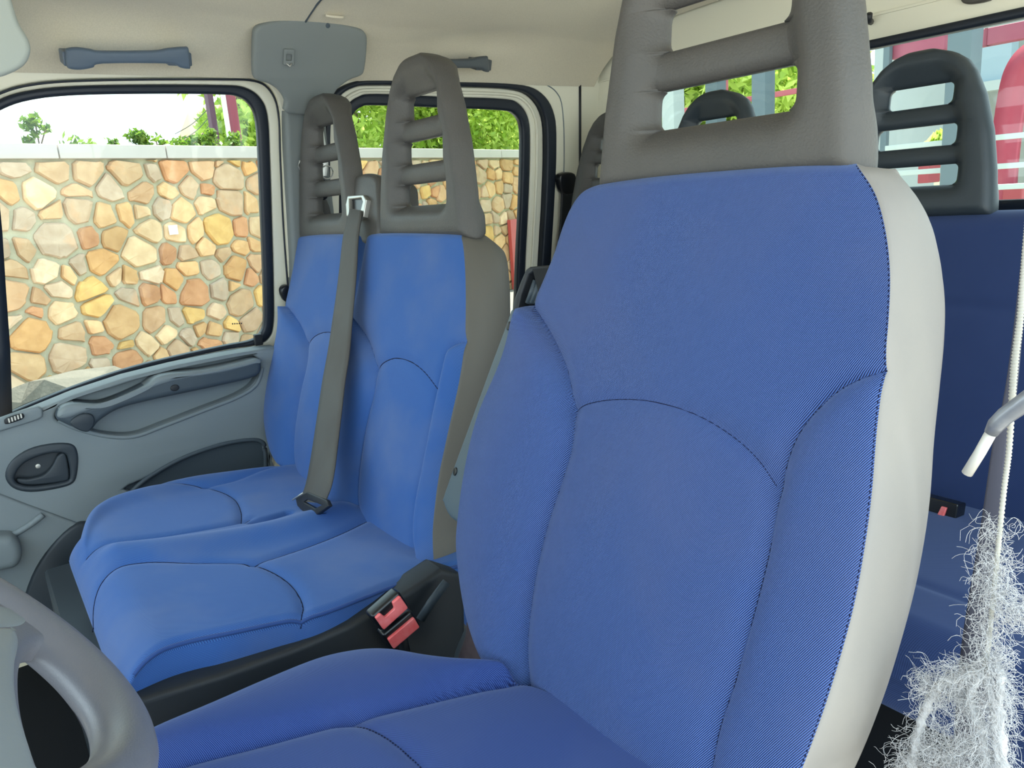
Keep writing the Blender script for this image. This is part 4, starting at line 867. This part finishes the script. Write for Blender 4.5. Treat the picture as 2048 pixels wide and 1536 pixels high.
# ================================================================== OUTSIDE
GZ = -0.45
def mat_stone():
    m = bpy.data.materials.new('wall_stone'); m.use_nodes = True; n = m.node_tree; b = n.nodes['Principled BSDF']; b.inputs['Roughness'].default_value = 0.9
    at = n.nodes.new('ShaderNodeAttribute'); at.attribute_name = 'tint'
    tc = n.nodes.new('ShaderNodeTexCoord'); nz = n.nodes.new('ShaderNodeTexNoise'); nz.inputs['Scale'].default_value = 9; nz.inputs['Detail'].default_value = 7
    n.links.new(tc.outputs['Object'], nz.inputs['Vector'])
    rp = n.nodes.new('ShaderNodeValToRGB'); e = rp.color_ramp.elements
    e[0].position = 0.3; e[0].color = rgb(226, 214, 192); e[1].position = 0.72; e[1].color = rgb(255, 250, 232)
    n.links.new(nz.outputs['Fac'], rp.inputs[0])
    mx = n.nodes.new('ShaderNodeMix'); mx.data_type = 'RGBA'; mx.blend_type = 'MULTIPLY'; mx.inputs[0].default_value = 1
    n.links.new(at.outputs['Color'], mx.inputs[6]); n.links.new(rp.outputs[0], mx.inputs[7])
    n2 = n.nodes.new('ShaderNodeTexNoise'); n2.inputs['Scale'].default_value = 5; n2.inputs['Detail'].default_value = 3; n.links.new(tc.outputs['Object'], n2.inputs['Vector'])
    r2 = n.nodes.new('ShaderNodeMapRange'); r2.inputs[1].default_value = 0.60; r2.inputs[2].default_value = 0.72; r2.inputs[4].default_value = 0.4; n.links.new(n2.outputs['Fac'], r2.inputs[0])
    m3 = n.nodes.new('ShaderNodeMix'); m3.data_type = 'RGBA'; m3.inputs[7].default_value = rgb(214, 158, 112); n.links.new(r2.outputs[0], m3.inputs[0]); n.links.new(mx.outputs[2], m3.inputs[6])
    n.links.new(m3.outputs[2], b.inputs['Base Color'])
    bp = n.nodes.new('ShaderNodeBump'); bp.inputs['Strength'].default_value = 0.5; bp.inputs['Distance'].default_value = 0.02; n.links.new(nz.outputs['Fac'], bp.inputs['Height']); n.links.new(bp.outputs[0], b.inputs['Normal'])
    return m
M_STONE = mat_stone()
M_MORTAR = mat('mortar', rgb(186, 180, 156), 0.95, 0.1, noise=(20, 0.6, rgb(172, 166, 142)), bump=(60, 0.5, 0.01))
M_COPE = mat('coping_stone', rgb(188, 178, 172), 0.8, 0.2, noise=(6, 0.4, rgb(176, 168, 162)))
# wall line: the coping runs level through two pixels
r1, r2 = ray(250, 290), ray(1045, 300); X0 = 8.0
P1 = CP+r1*(X0/r1[0]); zc = P1[2]; P2 = CP+r2*((zc-1.0)/r2[2])
dirw = np.array([P2[0]-P1[0], P2[1]-P1[1], 0]); dirw /= np.linalg.norm(dirw)
nw = np.cross(dirw, (0, 0, 1)); nw = nw if nw[0] < 0 else -nw
WL = Fr(np.array([P1[0], P1[1], 0]), dirw, (0, 0, 1), nw)
GU = [WL.px(-60, 500)[0], WL.px(1120, 500)[0]]
u0, u1 = GU[0]-1.6, GU[1]+1.5; z0, z1 = GZ, zc-0.13
SWL = empty('stone_wall', WL.at((u0+u1)/2, GZ), 'tall retaining wall of irregular honey-coloured stones with a pale coping', 'wall')
box('mortar_core', (u0-0.5, z0-0.2, -0.3), (u1+0.5, z1+0.02, -0.03), M_MORTAR, SWL, fr=WL)
k = u0-0.5
while k < u1+0.5:
    Lc = random.uniform(0.9, 1.3); box('coping_slab', (k, z1+0.01, -0.34), (k+Lc-0.012, zc, 0.03), M_COPE, SWL, 0.01, fr=WL); k += Lc
# irregular stones: power diagram of jittered seeds
sd_, wts = [], []
ys = z0-0.1
while ys < z1+0.1:
    rowh = random.uniform(0.13, 0.24); xs = u0-0.2
    while xs < u1+0.2:
        wd_ = random.choice([0.13, 0.17, 0.2, 0.24, 0.3, 0.38]); sd_.append((xs+wd_/2+random.uniform(-.04, .04), ys+rowh/2+random.uniform(-.07, .07))); wts.append(wd_*wd_*0.16*random.uniform(.2, 1.3)); xs += wd_
    ys += rowh
sd_ = np.array(sd_); wts = np.array(wts)
def cell(i):
    p = sd_[i]; d2 = ((sd_-p)**2).sum(1); nb = np.argsort(d2)[1:26]
    poly = [np.array(q) for q in ((p[0]-.6, p[1]-.6), (p[0]+.6, p[1]-.6), (p[0]+.6, p[1]+.6), (p[0]-.6, p[1]+.6))]
    cuts = [((sd_[j]-p), ((sd_[j]@sd_[j]-p@p)-(wts[j]-wts[i]))/2) for j in nb]+[((0, 1), z1), ((0, -1), -z0)]
    for n_, c_ in cuts:
        n_ = np.array(n_, float); out = []
        for a, b in zip(poly, poly[1:]+poly[:1]):
            da, db = n_@a-c_, n_@b-c_
            if da <= 0: out.append(a)
            if da*db < 0: out.append(a+(b-a)*(da/(da-db)))
        poly = out
        if len(poly) < 3: return None
    return poly
def shrink(poly, g):
    P_ = np.array(poly); c_ = P_.mean(0); n = len(P_)
    # drop near-duplicate corners
    Q = [P_[0]]
    for p in P_[1:]:
        if np.linalg.norm(p-Q[-1]) > 0.03: Q.append(p)
    if np.linalg.norm(Q[0]-Q[-1]) < 0.03: Q.pop()
    if len(Q) < 3: return None
    Q = np.array(Q); out = []
    for i in range(len(Q)):
        d_ = c_-Q[i]; L = np.linalg.norm(d_)
        if L < g*2.2: return None
        out.append(Q[i]+d_/L*g*1.25)
    return np.array(out)
PALET = [rgb(*c) for c in ((196, 174, 132), (204, 186, 148), (206, 196, 166), (188, 166, 124), (192, 172, 142), (176, 164, 142), (202, 182, 122), (184, 150, 116), (210, 204, 184), (178, 174, 160), (194, 166, 118), (182, 168, 140), (186, 176, 154))]
def stone_geo(i):
    c_ = cell(i)
    if c_ is None or len(c_) < 3: return None
    q = shrink(c_, 0.008+random.random()*0.014)
    if q is None: return None
    n = len(q); m_ = q.mean(0); V = []; pr = random.uniform(0.0, 0.02)
    # cut corners slightly
    R = []
    for j in range(n):
        a, b, c2 = q[j-1], q[j], q[(j+1) % n]; R += [b+(a-b)*0.14+RNG.normal(0, .006, 2), b+(c2-b)*0.14+RNG.normal(0, .006, 2)]
    k = len(R)
    for sc, wz in ((1.0, -0.05), (1.0, -0.012+pr*.3), (0.9, 0.004+pr)):
        for p in R: V.append(WL.at(*(m_+(p-m_)*sc), wz+(random.uniform(-.004, .004) if wz > 0 else 0)))
    V.append(WL.at(*m_, 0.009+pr))
    Fc = []
    for lv_ in (0, 1):
        for j in range(k): Fc.append((lv_*k+j, lv_*k+(j+1) % k, (lv_+1)*k+(j+1) % k, (lv_+1)*k+j))
    for j in range(k): Fc.append((2*k+j, 2*k+(j+1) % k, 3*k))
    vis = 0.0
    return V, Fc, m_, abs(np.cross(q-m_, np.roll(q, -1, 0)-m_).sum())/2
def topx(u_, v_):
    d = WL.at(u_, v_)-CP; w_ = d@FW; return 1024+F*(d@RR)/w_, 768-F*(d@UU)/w_
geos = []
for i in range(len(sd_)):
    g = stone_geo(i)
    if g: 
        x_, y_ = topx(*g[2]); seen = (0 < x_ < 545 and y_ < 850) or (690 < x_ < 1060 and y_ < 560)
        geos.append((seen, g[3], g))
geos.sort(key=lambda t: (not bool(t[0]), -float(t[1])))
def stone_mesh(lst, name):
    V, Fc, C_ = [], [], []
    for g in lst:
        b_ = len(V); V += g[0]; Fc += [tuple(b_+k for k in f) for f in g[1]]
        c_ = list(random.choice(PALET)); c_ = [min(c_[0]*1.30, .90), min(c_[1]*1.06, .80), c_[2]*1.08]; f_ = random.uniform(.82, 1.08); C_ += [(c_[0]*f_, c_[1]*f_, c_[2]*f_, 1)]*len(g[1])
    me = bpy.data.meshes.new(name); me.from_pydata([tuple(v) for v in V], [], Fc)
    at = me.attributes.new('tint', 'FLOAT_COLOR', 'FACE'); at.data.foreach_set('color', np.array(C_, dtype=np.float32).ravel())
    bm = bmesh.new(); bm.from_mesh(me); bmesh.ops.recalc_face_normals(bm, faces=bm.faces); bm.to_mesh(me); bm.free()
    return link(name, me, M_STONE, SWL, smooth=False)
for (_, _, g) in geos[:300]: stone_mesh([g], 'stone')
if len(geos) > 300:
    s_ = stone_mesh([g for (_, _, g) in geos[300:]], 'small_stones'); s_['kind'] = 'stuff'
attach(SWL)
# white tile on the wall, red cabinet with hydrant wheel
wp = WL.px(342, 460); wt_ = box('wall_tile', (wp[0]-0.045, wp[1]-0.045, 0.03), (wp[0]+0.045, wp[1]+0.045, 0.045), mat('white_tile', rgb(245, 240, 228), .5), None, 0.003, fr=WL)
tag(wt_, 'small white square tile fixed in the middle of the stone wall', 'tile')
c0, c1 = WL.px(1011, 440), WL.px(1043, 540)
rc0 = empty('hydrant_cabinet', WL.at(c0[0], c1[1], .05), 'dull red cabinet fixed on the stone wall, seen through the rear side window', 'cabinet')
box('cabinet_door', (c0[0], c1[1]-.3, 0.03), (c0[0]+0.55, c0[1], 0.09), mat('dull_red_paint', rgb(176, 70, 64), .5), rc0, 0.006, fr=WL)
pz = WL.px(1028, 496)
plate('round_sign', [(0.07*math.cos(t), 0.07*math.sin(t)) for t in np.linspace(0, 6.28, 20, endpoint=False)], [], Fr(WL.at(pz[0], pz[1], .1), WL.x, WL.y, WL.z), 0.012, mat('bright_red', rgb(214, 60, 60), .5), rc0, 0.003)
attach(rc0)
gr = box('ground', (-6, -16, GZ-0.1), (30, 12, GZ), mat('pale_asphalt', rgb(178, 172, 160), .95, .1, noise=(3, .6, rgb(160, 152, 138)), bump=(30, .4, .01))); tag(gr, kind=ST)
gs = box('gravel_strip', (u0-1, GZ-0.02, 0.0), (u1+1, GZ+0.012, 2.2), mat('grey_gravel', rgb(128, 124, 118), .95, .1, noise=(60, .8, rgb(146, 142, 136)), bump=(90, .8, .02)), None, fr=WL); tag(gs, kind=ST)
# boulder at the foot of the wall
bpz = WL.px(45, 782)
def blob(name, c, r, m, parent, seed=0, n=2, amp=.25):
    bm = bmesh.new(); bmesh.ops.create_icosphere(bm, subdivisions=n, radius=1); rn = np.random.default_rng(seed)
    for v in bm.verts:
        k_ = 1+amp*math.sin(v.co.x*3+seed)*math.cos(v.co.y*4+seed*2)+rn.normal(0, .04); v.co = Vector((v.co.x*r[0]*k_+c[0], v.co.y*r[1]*k_+c[1], v.co.z*r[2]*k_+c[2]))
    me = bpy.data.meshes.new(name); bm.to_mesh(me); bm.free(); return link(name, me, m, parent, smooth=False)
bl = WL.at(bpz[0], GZ, .9); bo_ = blob('boulder', (bl[0], bl[1], GZ+.12), (.3, .55, .28), mat('grey_rock', rgb(96, 92, 84), .9, .1, noise=(8, .6, rgb(116, 110, 100)), bump=(30, .6, .01)), None, 3)
tag(bo_, 'grey boulder at the foot of the stone wall', 'rock')

# --- plants: real leaf quads
def leafmat(name, c1, c2):
    m = bpy.data.materials.new(name); m.use_nodes = True; n = m.node_tree; b = n.nodes['Principled BSDF']; b.inputs['Roughness'].default_value = .5
    at = n.nodes.new('ShaderNodeAttribute'); at.attribute_name = 'tint'; mx = n.nodes.new('ShaderNodeMix'); mx.data_type = 'RGBA'
    mx.inputs[6].default_value = c1; mx.inputs[7].default_value = c2; n.links.new(at.outputs['Fac'], mx.inputs[0]); n.links.new(mx.outputs[2], b.inputs['Base Color'])
    tr = n.nodes.new('ShaderNodeBsdfTranslucent'); n.links.new(mx.outputs[2], tr.inputs[0]); ms = n.nodes.new('ShaderNodeMixShader'); ms.inputs[0].default_value = .5
    n.links.new(b.outputs[0], ms.inputs[1]); n.links.new(tr.outputs[0], ms.inputs[2]); n.links.new(ms.outputs[0], n.nodes['Material Output'].inputs[0]); return m
M_LEAF = leafmat('tree_leaf', rgb(146, 176, 60), rgb(222, 234, 128)); M_LEAF2 = leafmat('plant_leaf', rgb(66, 100, 28), rgb(124, 150, 54)); M_BARK = mat('bark', rgb(104, 88, 70), .9, .1)
def foliage(name, centres, n, size, m, parent, seed):
    rn = np.random.default_rng(seed); C_ = np.array([c[:3] for c in centres]); R_ = np.array([c[3] for c in centres])
    pick = rn.choice(len(C_), n, p=R_**2/(R_**2).sum()); d = rn.normal(size=(n, 3)); d /= np.linalg.norm(d, axis=1)[:, None]
    pos = C_[pick]+d*R_[pick][:, None]*rn.uniform(.55, 1.08, n)[:, None]*np.array([1, 1, .8])
    a = rn.normal(size=(n, 3)); a /= np.linalg.norm(a, axis=1)[:, None]; b = np.cross(a, rn.normal(size=(n, 3))); b /= np.linalg.norm(b, axis=1)[:, None]
    s = size*rn.uniform(.6, 1.3, n)[:, None]
    V = np.stack([pos-a*s, pos+b*s*.45, pos+a*s, pos-b*s*.45], 1).reshape(-1, 3)
    me = bpy.data.meshes.new(name); me.vertices.add(4*n); me.vertices.foreach_set('co', V.ravel()); me.loops.add(4*n); me.loops.foreach_set('vertex_index', np.arange(4*n)); me.polygons.add(n); me.polygons.foreach_set('loop_start', np.arange(n)*4); me.update(calc_edges=True)
    at = me.attributes.new('tint', 'FLOAT', 'FACE'); at.data.foreach_set('value', rn.uniform(0, 1, n).astype(np.float32))
    return link(name, me, m, parent, smooth=False)
def tree(x, y, z, H, R, label, seed, n=5000, size=.11, grp='leafy trees outside'):
    t = empty('tree', (x, y, z), label, 'tree', grp); rn = random.Random(seed)
    sweep('trunk', [(x, y, z), (x+.1, y, z+H*.3), (x-.05, y+.1, z+H*.6)], circ(.16, 8), M_BARK, t, up=(1, 0, 0), scale=[1, .8, .45])
    cs_ = [(x+rn.uniform(-1, 1)*R*.7, y+rn.uniform(-1, 1)*R*.7, z+H*rn.uniform(.25, .92), R*rn.uniform(.3, .5)) for _ in range(16)]
    foliage('foliage', cs_, n, size, M_LEAF, t, seed); attach(t)
def beyond(px_, py_, extra):                      # a spot beyond the wall in the direction of a pixel
    d = ray(px_, py_); P_ = CP+d*(((WL.o-CP)@WL.z)/(d@WL.z)); return P_+d/np.linalg.norm(d)*extra
for i, (px_, ex, H, R) in enumerate([(500, 3.0, 3.0, 1.1), (720, 3.2, 3.2, 1.4), (830, 4.5, 3.4, 1.6), (930, 3.0, 3.2, 1.5), (1030, 4.2, 3.6, 1.7), (1110, 3.2, 3.4, 1.5)]):
    p_ = beyond(px_, 300, ex)
    tree(p_[0], p_[1], zc-0.9, H, R, ['bushy light green tree at the right end of the front side window', 'light green tree right behind the outer passenger headrest', 'yellow-green tree behind the slatted inner passenger headrest', 'light green tree left of centre in the rear side window', 'tall light green tree in the middle of the rear side window', 'light green tree at the right edge of the rear side window'][i], 20+i, n=11000, size=.075)
bank = box('earth_bank', (u0-2, zc-1.2, -14), (u1+6, zc-0.25, -0.32), mat('earth', rgb(140, 140, 96), .95, .1), None, fr=WL); tag(bank, kind=ST)
# little plants growing on the coping
for i, (px_, w_, h_, n_) in enumerate([(100, .13, .30, 190), (178, .20, .07, 90), (245, .08, .10, 50), (298, .17, .20, 260), (385, .26, .09, 240), (338, .10, .16, 26), (430, .13, .20, 160), (470, .26, .16, 260)]):
    q = WL.px(px_, 288); p_ = WL.at(q[0], zc-.02, -.18)
    pt = empty('wall_plant', p_, ['spiky green plant on the coping near the left end of the window', 'low pale tuft on the coping right of the spiky plant', 'tiny tuft on the coping in the middle of the window', 'rounded fern-like plant on the coping, centre of the window', 'low leafy plant spreading on the coping left of the dark pole', 'thin dry stalk on the coping beside the fern', 'leafy shoot on the coping at the foot of the dark pole', 'dense green plant on the coping by the burgundy post'][i], 'plant', 'plants on the wall coping')
    cs_ = [(p_[0]+random.uniform(-.05, .05), p_[1]+random.uniform(-1, 1)*w_*.6, p_[2]+h_*random.uniform(.15, .9), w_*random.uniform(.25, .5)) for _ in range(7)]
    foliage('leaves', cs_, n_, .036, M_LEAF2, pt, 50+i)
    for j in range(4):
        c_ = cs_[j]; sweep('stem', [tuple(p_), c_[:3]], circ(.006, 4), M_LEAF2 if 0 else M_BARK, pt, up=(1, 0, 0))
    attach(pt)
# poles, wires and the dark-roofed house beyond the wall
M_BURG = mat('burgundy_paint', rgb(128, 52, 70), .5)
def post_px(name, x0, x1, ytop, ybot, ex, m, label, cat__, thick=None, grp=None):
    a, b = beyond(x0, 290, ex), beyond(x1, 290, ex); w_ = np.linalg.norm((b-a)[:2]); dr = np.array([b[0]-a[0], b[1]-a[1], 0]); dr /= np.linalg.norm(dr)
    fr = Fr((a+b)/2*np.array([1, 1, 0]), dr, (0, 0, 1), np.cross(dr, (0, 0, 1)))
    ztop = fr.px((x0+x1)/2, ytop)[1]
    o = box(name, (-w_/2, zc-1.2, -w_/2), (w_/2, ztop, w_/2), m, None, w_*.08, fr=fr); tag(o, label, cat__, grp); return o
post_px('utility_pole', 427, 438, -200, 290, 1.0, mat('dark_pole', rgb(90, 60, 78), .6), 'thin dark pole rising behind the wall, left of the burgundy post', 'pole')
post_px('burgundy_post', 467, 481, -200, 290, .8, M_BURG, 'thick burgundy post behind the wall near the window corner', 'post')
post_px('pale_post', 458, 464, -200, 290, .5, mat('pale_post_paint', rgb(206, 206, 200), .6), 'slim pale post beside the burgundy post', 'post')
hs = empty('house', beyond(452, 280, 7), 'distant house with a dark blue-grey gable between the two poles', 'house')
a, b = beyond(430, 290, 7), beyond(500, 290, 7); dr = (b-a)*np.array([1, 1, 0]); Lw = np.linalg.norm(dr); dr /= Lw
hf_ = Fr(a*np.array([1, 1, 0]), dr, (0, 0, 1), np.cross(dr, (0, 0, 1)))
zz = lambda y: hf_.px(450, y)[1]
plate('gable_wall', [(0, zc-1), (Lw, zc-1), (Lw, zz(260)), (Lw*.3, zz(217)), (0, zz(262))], [], hf_, 1.5, mat('slate_wall', rgb(104, 132, 140), .8), hs, .0)
plate('roof', [(-.05, zz(264)), (Lw*.3, zz(214)), (Lw+.05, zz(258)), (Lw+.05, zz(246)), (Lw*.3, zz(203)), (-.05, zz(254))], [], hf_, 1.7, mat('terracotta_roof', rgb(224, 176, 150), .8), hs, .0, w=.1)
attach(hs)
for i, (ya, yb) in enumerate([(268, 205), (280, 222), (289, 236)]):
    a, b = beyond(350+i*14, ya, 3.5), beyond(428, yb, 1.2); mid = (a+b)/2+np.array([0, 0, -.04])
    wz_ = sweep('overhead_wire', cat([a, mid, b], False, 6), circ(.006, 4), M_TRIMD, None, up=(0, 0, 1)); tag(wz_, ['highest of the three thin wires running to the dark pole', 'middle one of the three thin wires running to the dark pole', 'lowest of the three thin wires running to the dark pole'][i], 'wire', 'wires')

# --- behind the van, through the back window
BKY = -4.2
K = Fr((0, BKY, 0), (-1, 0, 0), (0, 0, 1), (0, 1, 0))
def kbox(name, x0, y0, x1, y1, d0, d1, m, label, cat__, grp=None, parent=None, bev=0.0):
    """box on the plane d0 m behind K whose front face spans the given pixels"""
    f_ = K.off(-d0); (ua, va), (ub, vb) = f_.px(x0, y0), f_.px(x1, y1)
    f_.o[0] = 0; o = box(name, (min(ua, ub), min(va, vb), -(d1)), (max(ua, ub), max(va, vb), 0), m, parent, bev, fr=f_)
    if label: tag(o, label, cat__, grp)
    return o
M_GP = mat('grey_post_paint', rgb(84, 98, 104), .6); M_GPL = mat('pale_grey_paint', rgb(164, 172, 168), .6)
for x0, x1, d_, m_, lb in ((1322, 1346, .6, M_GPL, 'pale grey post at the left end of the back window'), (1410, 1433, .9, M_GP, 'grey post above the middle rear headrest, left one'), (1503, 1530, .4, M_GP, 'grey post above the middle rear headrest, right one'), (1764, 1776, .5, M_GP, 'dark grey post at the left edge of the right rear headrest'), (1890, 1938, .2, M_GP, 'wide blue-grey post rising behind the right rear headrest')):
    f_ = K.off(-d_); ua, ub = f_.px(x0, 170)[0], f_.px(x1, 170)[0]; z_ = 4.0 if 1 else 0
    o = box('steel_post', (min(ua, ub), GZ, -abs(ua-ub)), (max(ua, ub), z_, 0), m_, None, .004, fr=Fr(f_.o*np.array([0, 1, 0]), f_.x, f_.y, f_.z)); tag(o, lb, 'post', 'steel posts behind the van')
M_PINK = mat('faded_red_paint', rgb(142, 64, 84), .5, noise=(5, .4, rgb(160, 92, 106)))
K2 = K.off(-.55)
kb = empty('red_beam', K2.at(*K2.px(1900, 85)), 'faded red beam crossing the top of the back window', 'beam')
for x0, x1 in ((1778, 1889), (1941, 2300)):
    q = [K2.px(x0, 118-(x0-1778)*.16), K2.px(x1, 118-(x1-1778)*.16), K2.px(x1, 76-(x1-1778)*.16), K2.px(x0, 80-(x0-1778)*.12)]
    z0_, z1_ = (q[0][1]+q[1][1])/2, (q[2][1]+q[3][1])/2
    box('beam_panel', (q[0][0], z0_, -.08), (q[1][0], z1_, 0), M_PINK, kb, .006, fr=K2)
box('beam_joint', (K2.px(1972, 70)[0]-.006, z0_, -.05), (K2.px(1972, 70)[0]+.006, z1_, .004), M_BURG, kb, 0, fr=K2)
attach(kb)
wbld = empty('white_building', K.off(-3).at(-1, GZ), 'white wall and pale door of a building behind the van', 'building')
M_WW = mat('white_render', rgb(168, 174, 172), .8, noise=(2, .4, rgb(156, 164, 160)))
kbox('wall', 1764, -300, 1888, 520, 2.2, .3, M_WW, None, None, parent=wbld)
kbox('wall_panel', 1940, -300, 2420, 520, 1.9, .3, mat('beige_render', rgb(136, 138, 130), .8, noise=(3, .6, rgb(118, 122, 114))), None, None, parent=wbld)
kbox('pale_shutter', 1938, 92, 2018, 166, 1.6, .1, mat('light_blue_metal', rgb(140, 158, 166), .5), None, None, parent=wbld)
kbox('shutter_bar', 1938, 168, 2018, 176, 1.55, .1, M_GPL, None, None, parent=wbld)
kbox('yellow_panel', 1870, 320, 1900, 370, 1.5, .1, mat('pale_yellow', rgb(216, 214, 176), .7), None, None, parent=wbld)
attach(wbld)
ar = sweep('red_arch', [K.off(-.9).at(*K.off(-.9).px(x, y)) for x, y in cat([(2100, 95), (2062, 112), (2040, 140), (2028, 180), (2018, 240), (2010, 300), (2004, 380), (2000, 520), (1998, 700)], False, 5)], [(-.07, -.03), (.07, -.03), (.07, .03), (-.07, .03)], mat('red_paint', rgb(150, 40, 64), .5, noise=(4, .5, rgb(168, 92, 100))), None, up=(0, 1, 0)); tag(ar, 'curved red arch at the right edge of the back window', 'arch')
rl = empty('railing', K.off(-.3).at(*K.off(-.3).px(2020, 330)), 'white railing in front of the red arch behind the van', 'railing')
for y_ in (272, 331, 373):
    k3 = K.off(-.3); (ua, va) = k3.px(1770, y_+14); (ub, vb) = k3.px(2150, y_-8); zz_ = k3.px(2025, y_)[1]
    box('rail', (ua, zz_-.014, -.03), (ub, zz_+.014, 0), M_GPL, rl, .004, fr=k3)
attach(rl)
kbox('red_crate', 2006, 372, 2042, 415, .7, .3, mat('crate_red', rgb(150, 62, 68), .6), 'red crate low behind the white railing', 'crate', bev=.01)
kbox('red_bollard', 1836, 330, 1856, 366, .8, .15, mat('bollard_red', rgb(150, 64, 70), .6), 'small red bollard seen through the lowest slot of the right rear headrest', 'bollard', bev=.01)
hr_ = empty('red_rail', K.off(-1.2).at(*K.off(-1.2).px(1470, 200)), 'thin dark red rail crossing in front of the trees behind the van', 'railing')
k4_ = K.off(-1.2); za = k4_.px(1470, 203)[1]
box('rail', (k4_.px(1300, 200)[0], za-.02, -.03), (k4_.px(1640, 200)[0], za+.02, 0), mat('rail_red', rgb(170, 84, 92), .5), hr_, .003, fr=k4_)
box('rail_post', (k4_.px(1447, 170)[0], za, -.03), (k4_.px(1452, 170)[0], za+.7, 0), hr_.children[0].data.materials[0], hr_, .003, fr=k4_)
attach(hr_)
for i, (px_, d_, H, R) in enumerate([(1300, 3.2, 3.6, 1.5), (1400, 4.2, 4.0, 1.7), (1490, 3.4, 3.8, 1.5), (1590, 4.4, 4.0, 1.7)]):
    f_ = K.off(-d_); p_ = f_.at(*f_.px(px_, 220)); tree(p_[0], p_[1], GZ, H, R, ['light green tree at the left end of the back window', 'yellow-green tree left of the middle rear headrest', 'light green tree right above the middle rear headrest', 'bright green tree in the right end of the driver headrest slot'][i], 80+i, n=11000, size=.07)
f_ = K.off(-1.0); p_ = f_.at(*f_.px(1893, 272)); bsh = empty('bush', p_, 'yellow-green bush seen in the middle slot of the right rear headrest', 'bush'); foliage('leaves', [(p_[0], p_[1], p_[2]-.05, .1)], 300, .04, M_LEAF, bsh, 5)
sweep('stem', [(p_[0], p_[1], GZ), tuple(p_)], circ(.012, 6), M_BARK, bsh, up=(1, 0, 0)); attach(bsh)
attach(d1); attach(d2); attach(t1); attach(w1); attach(g1); attach(g2)
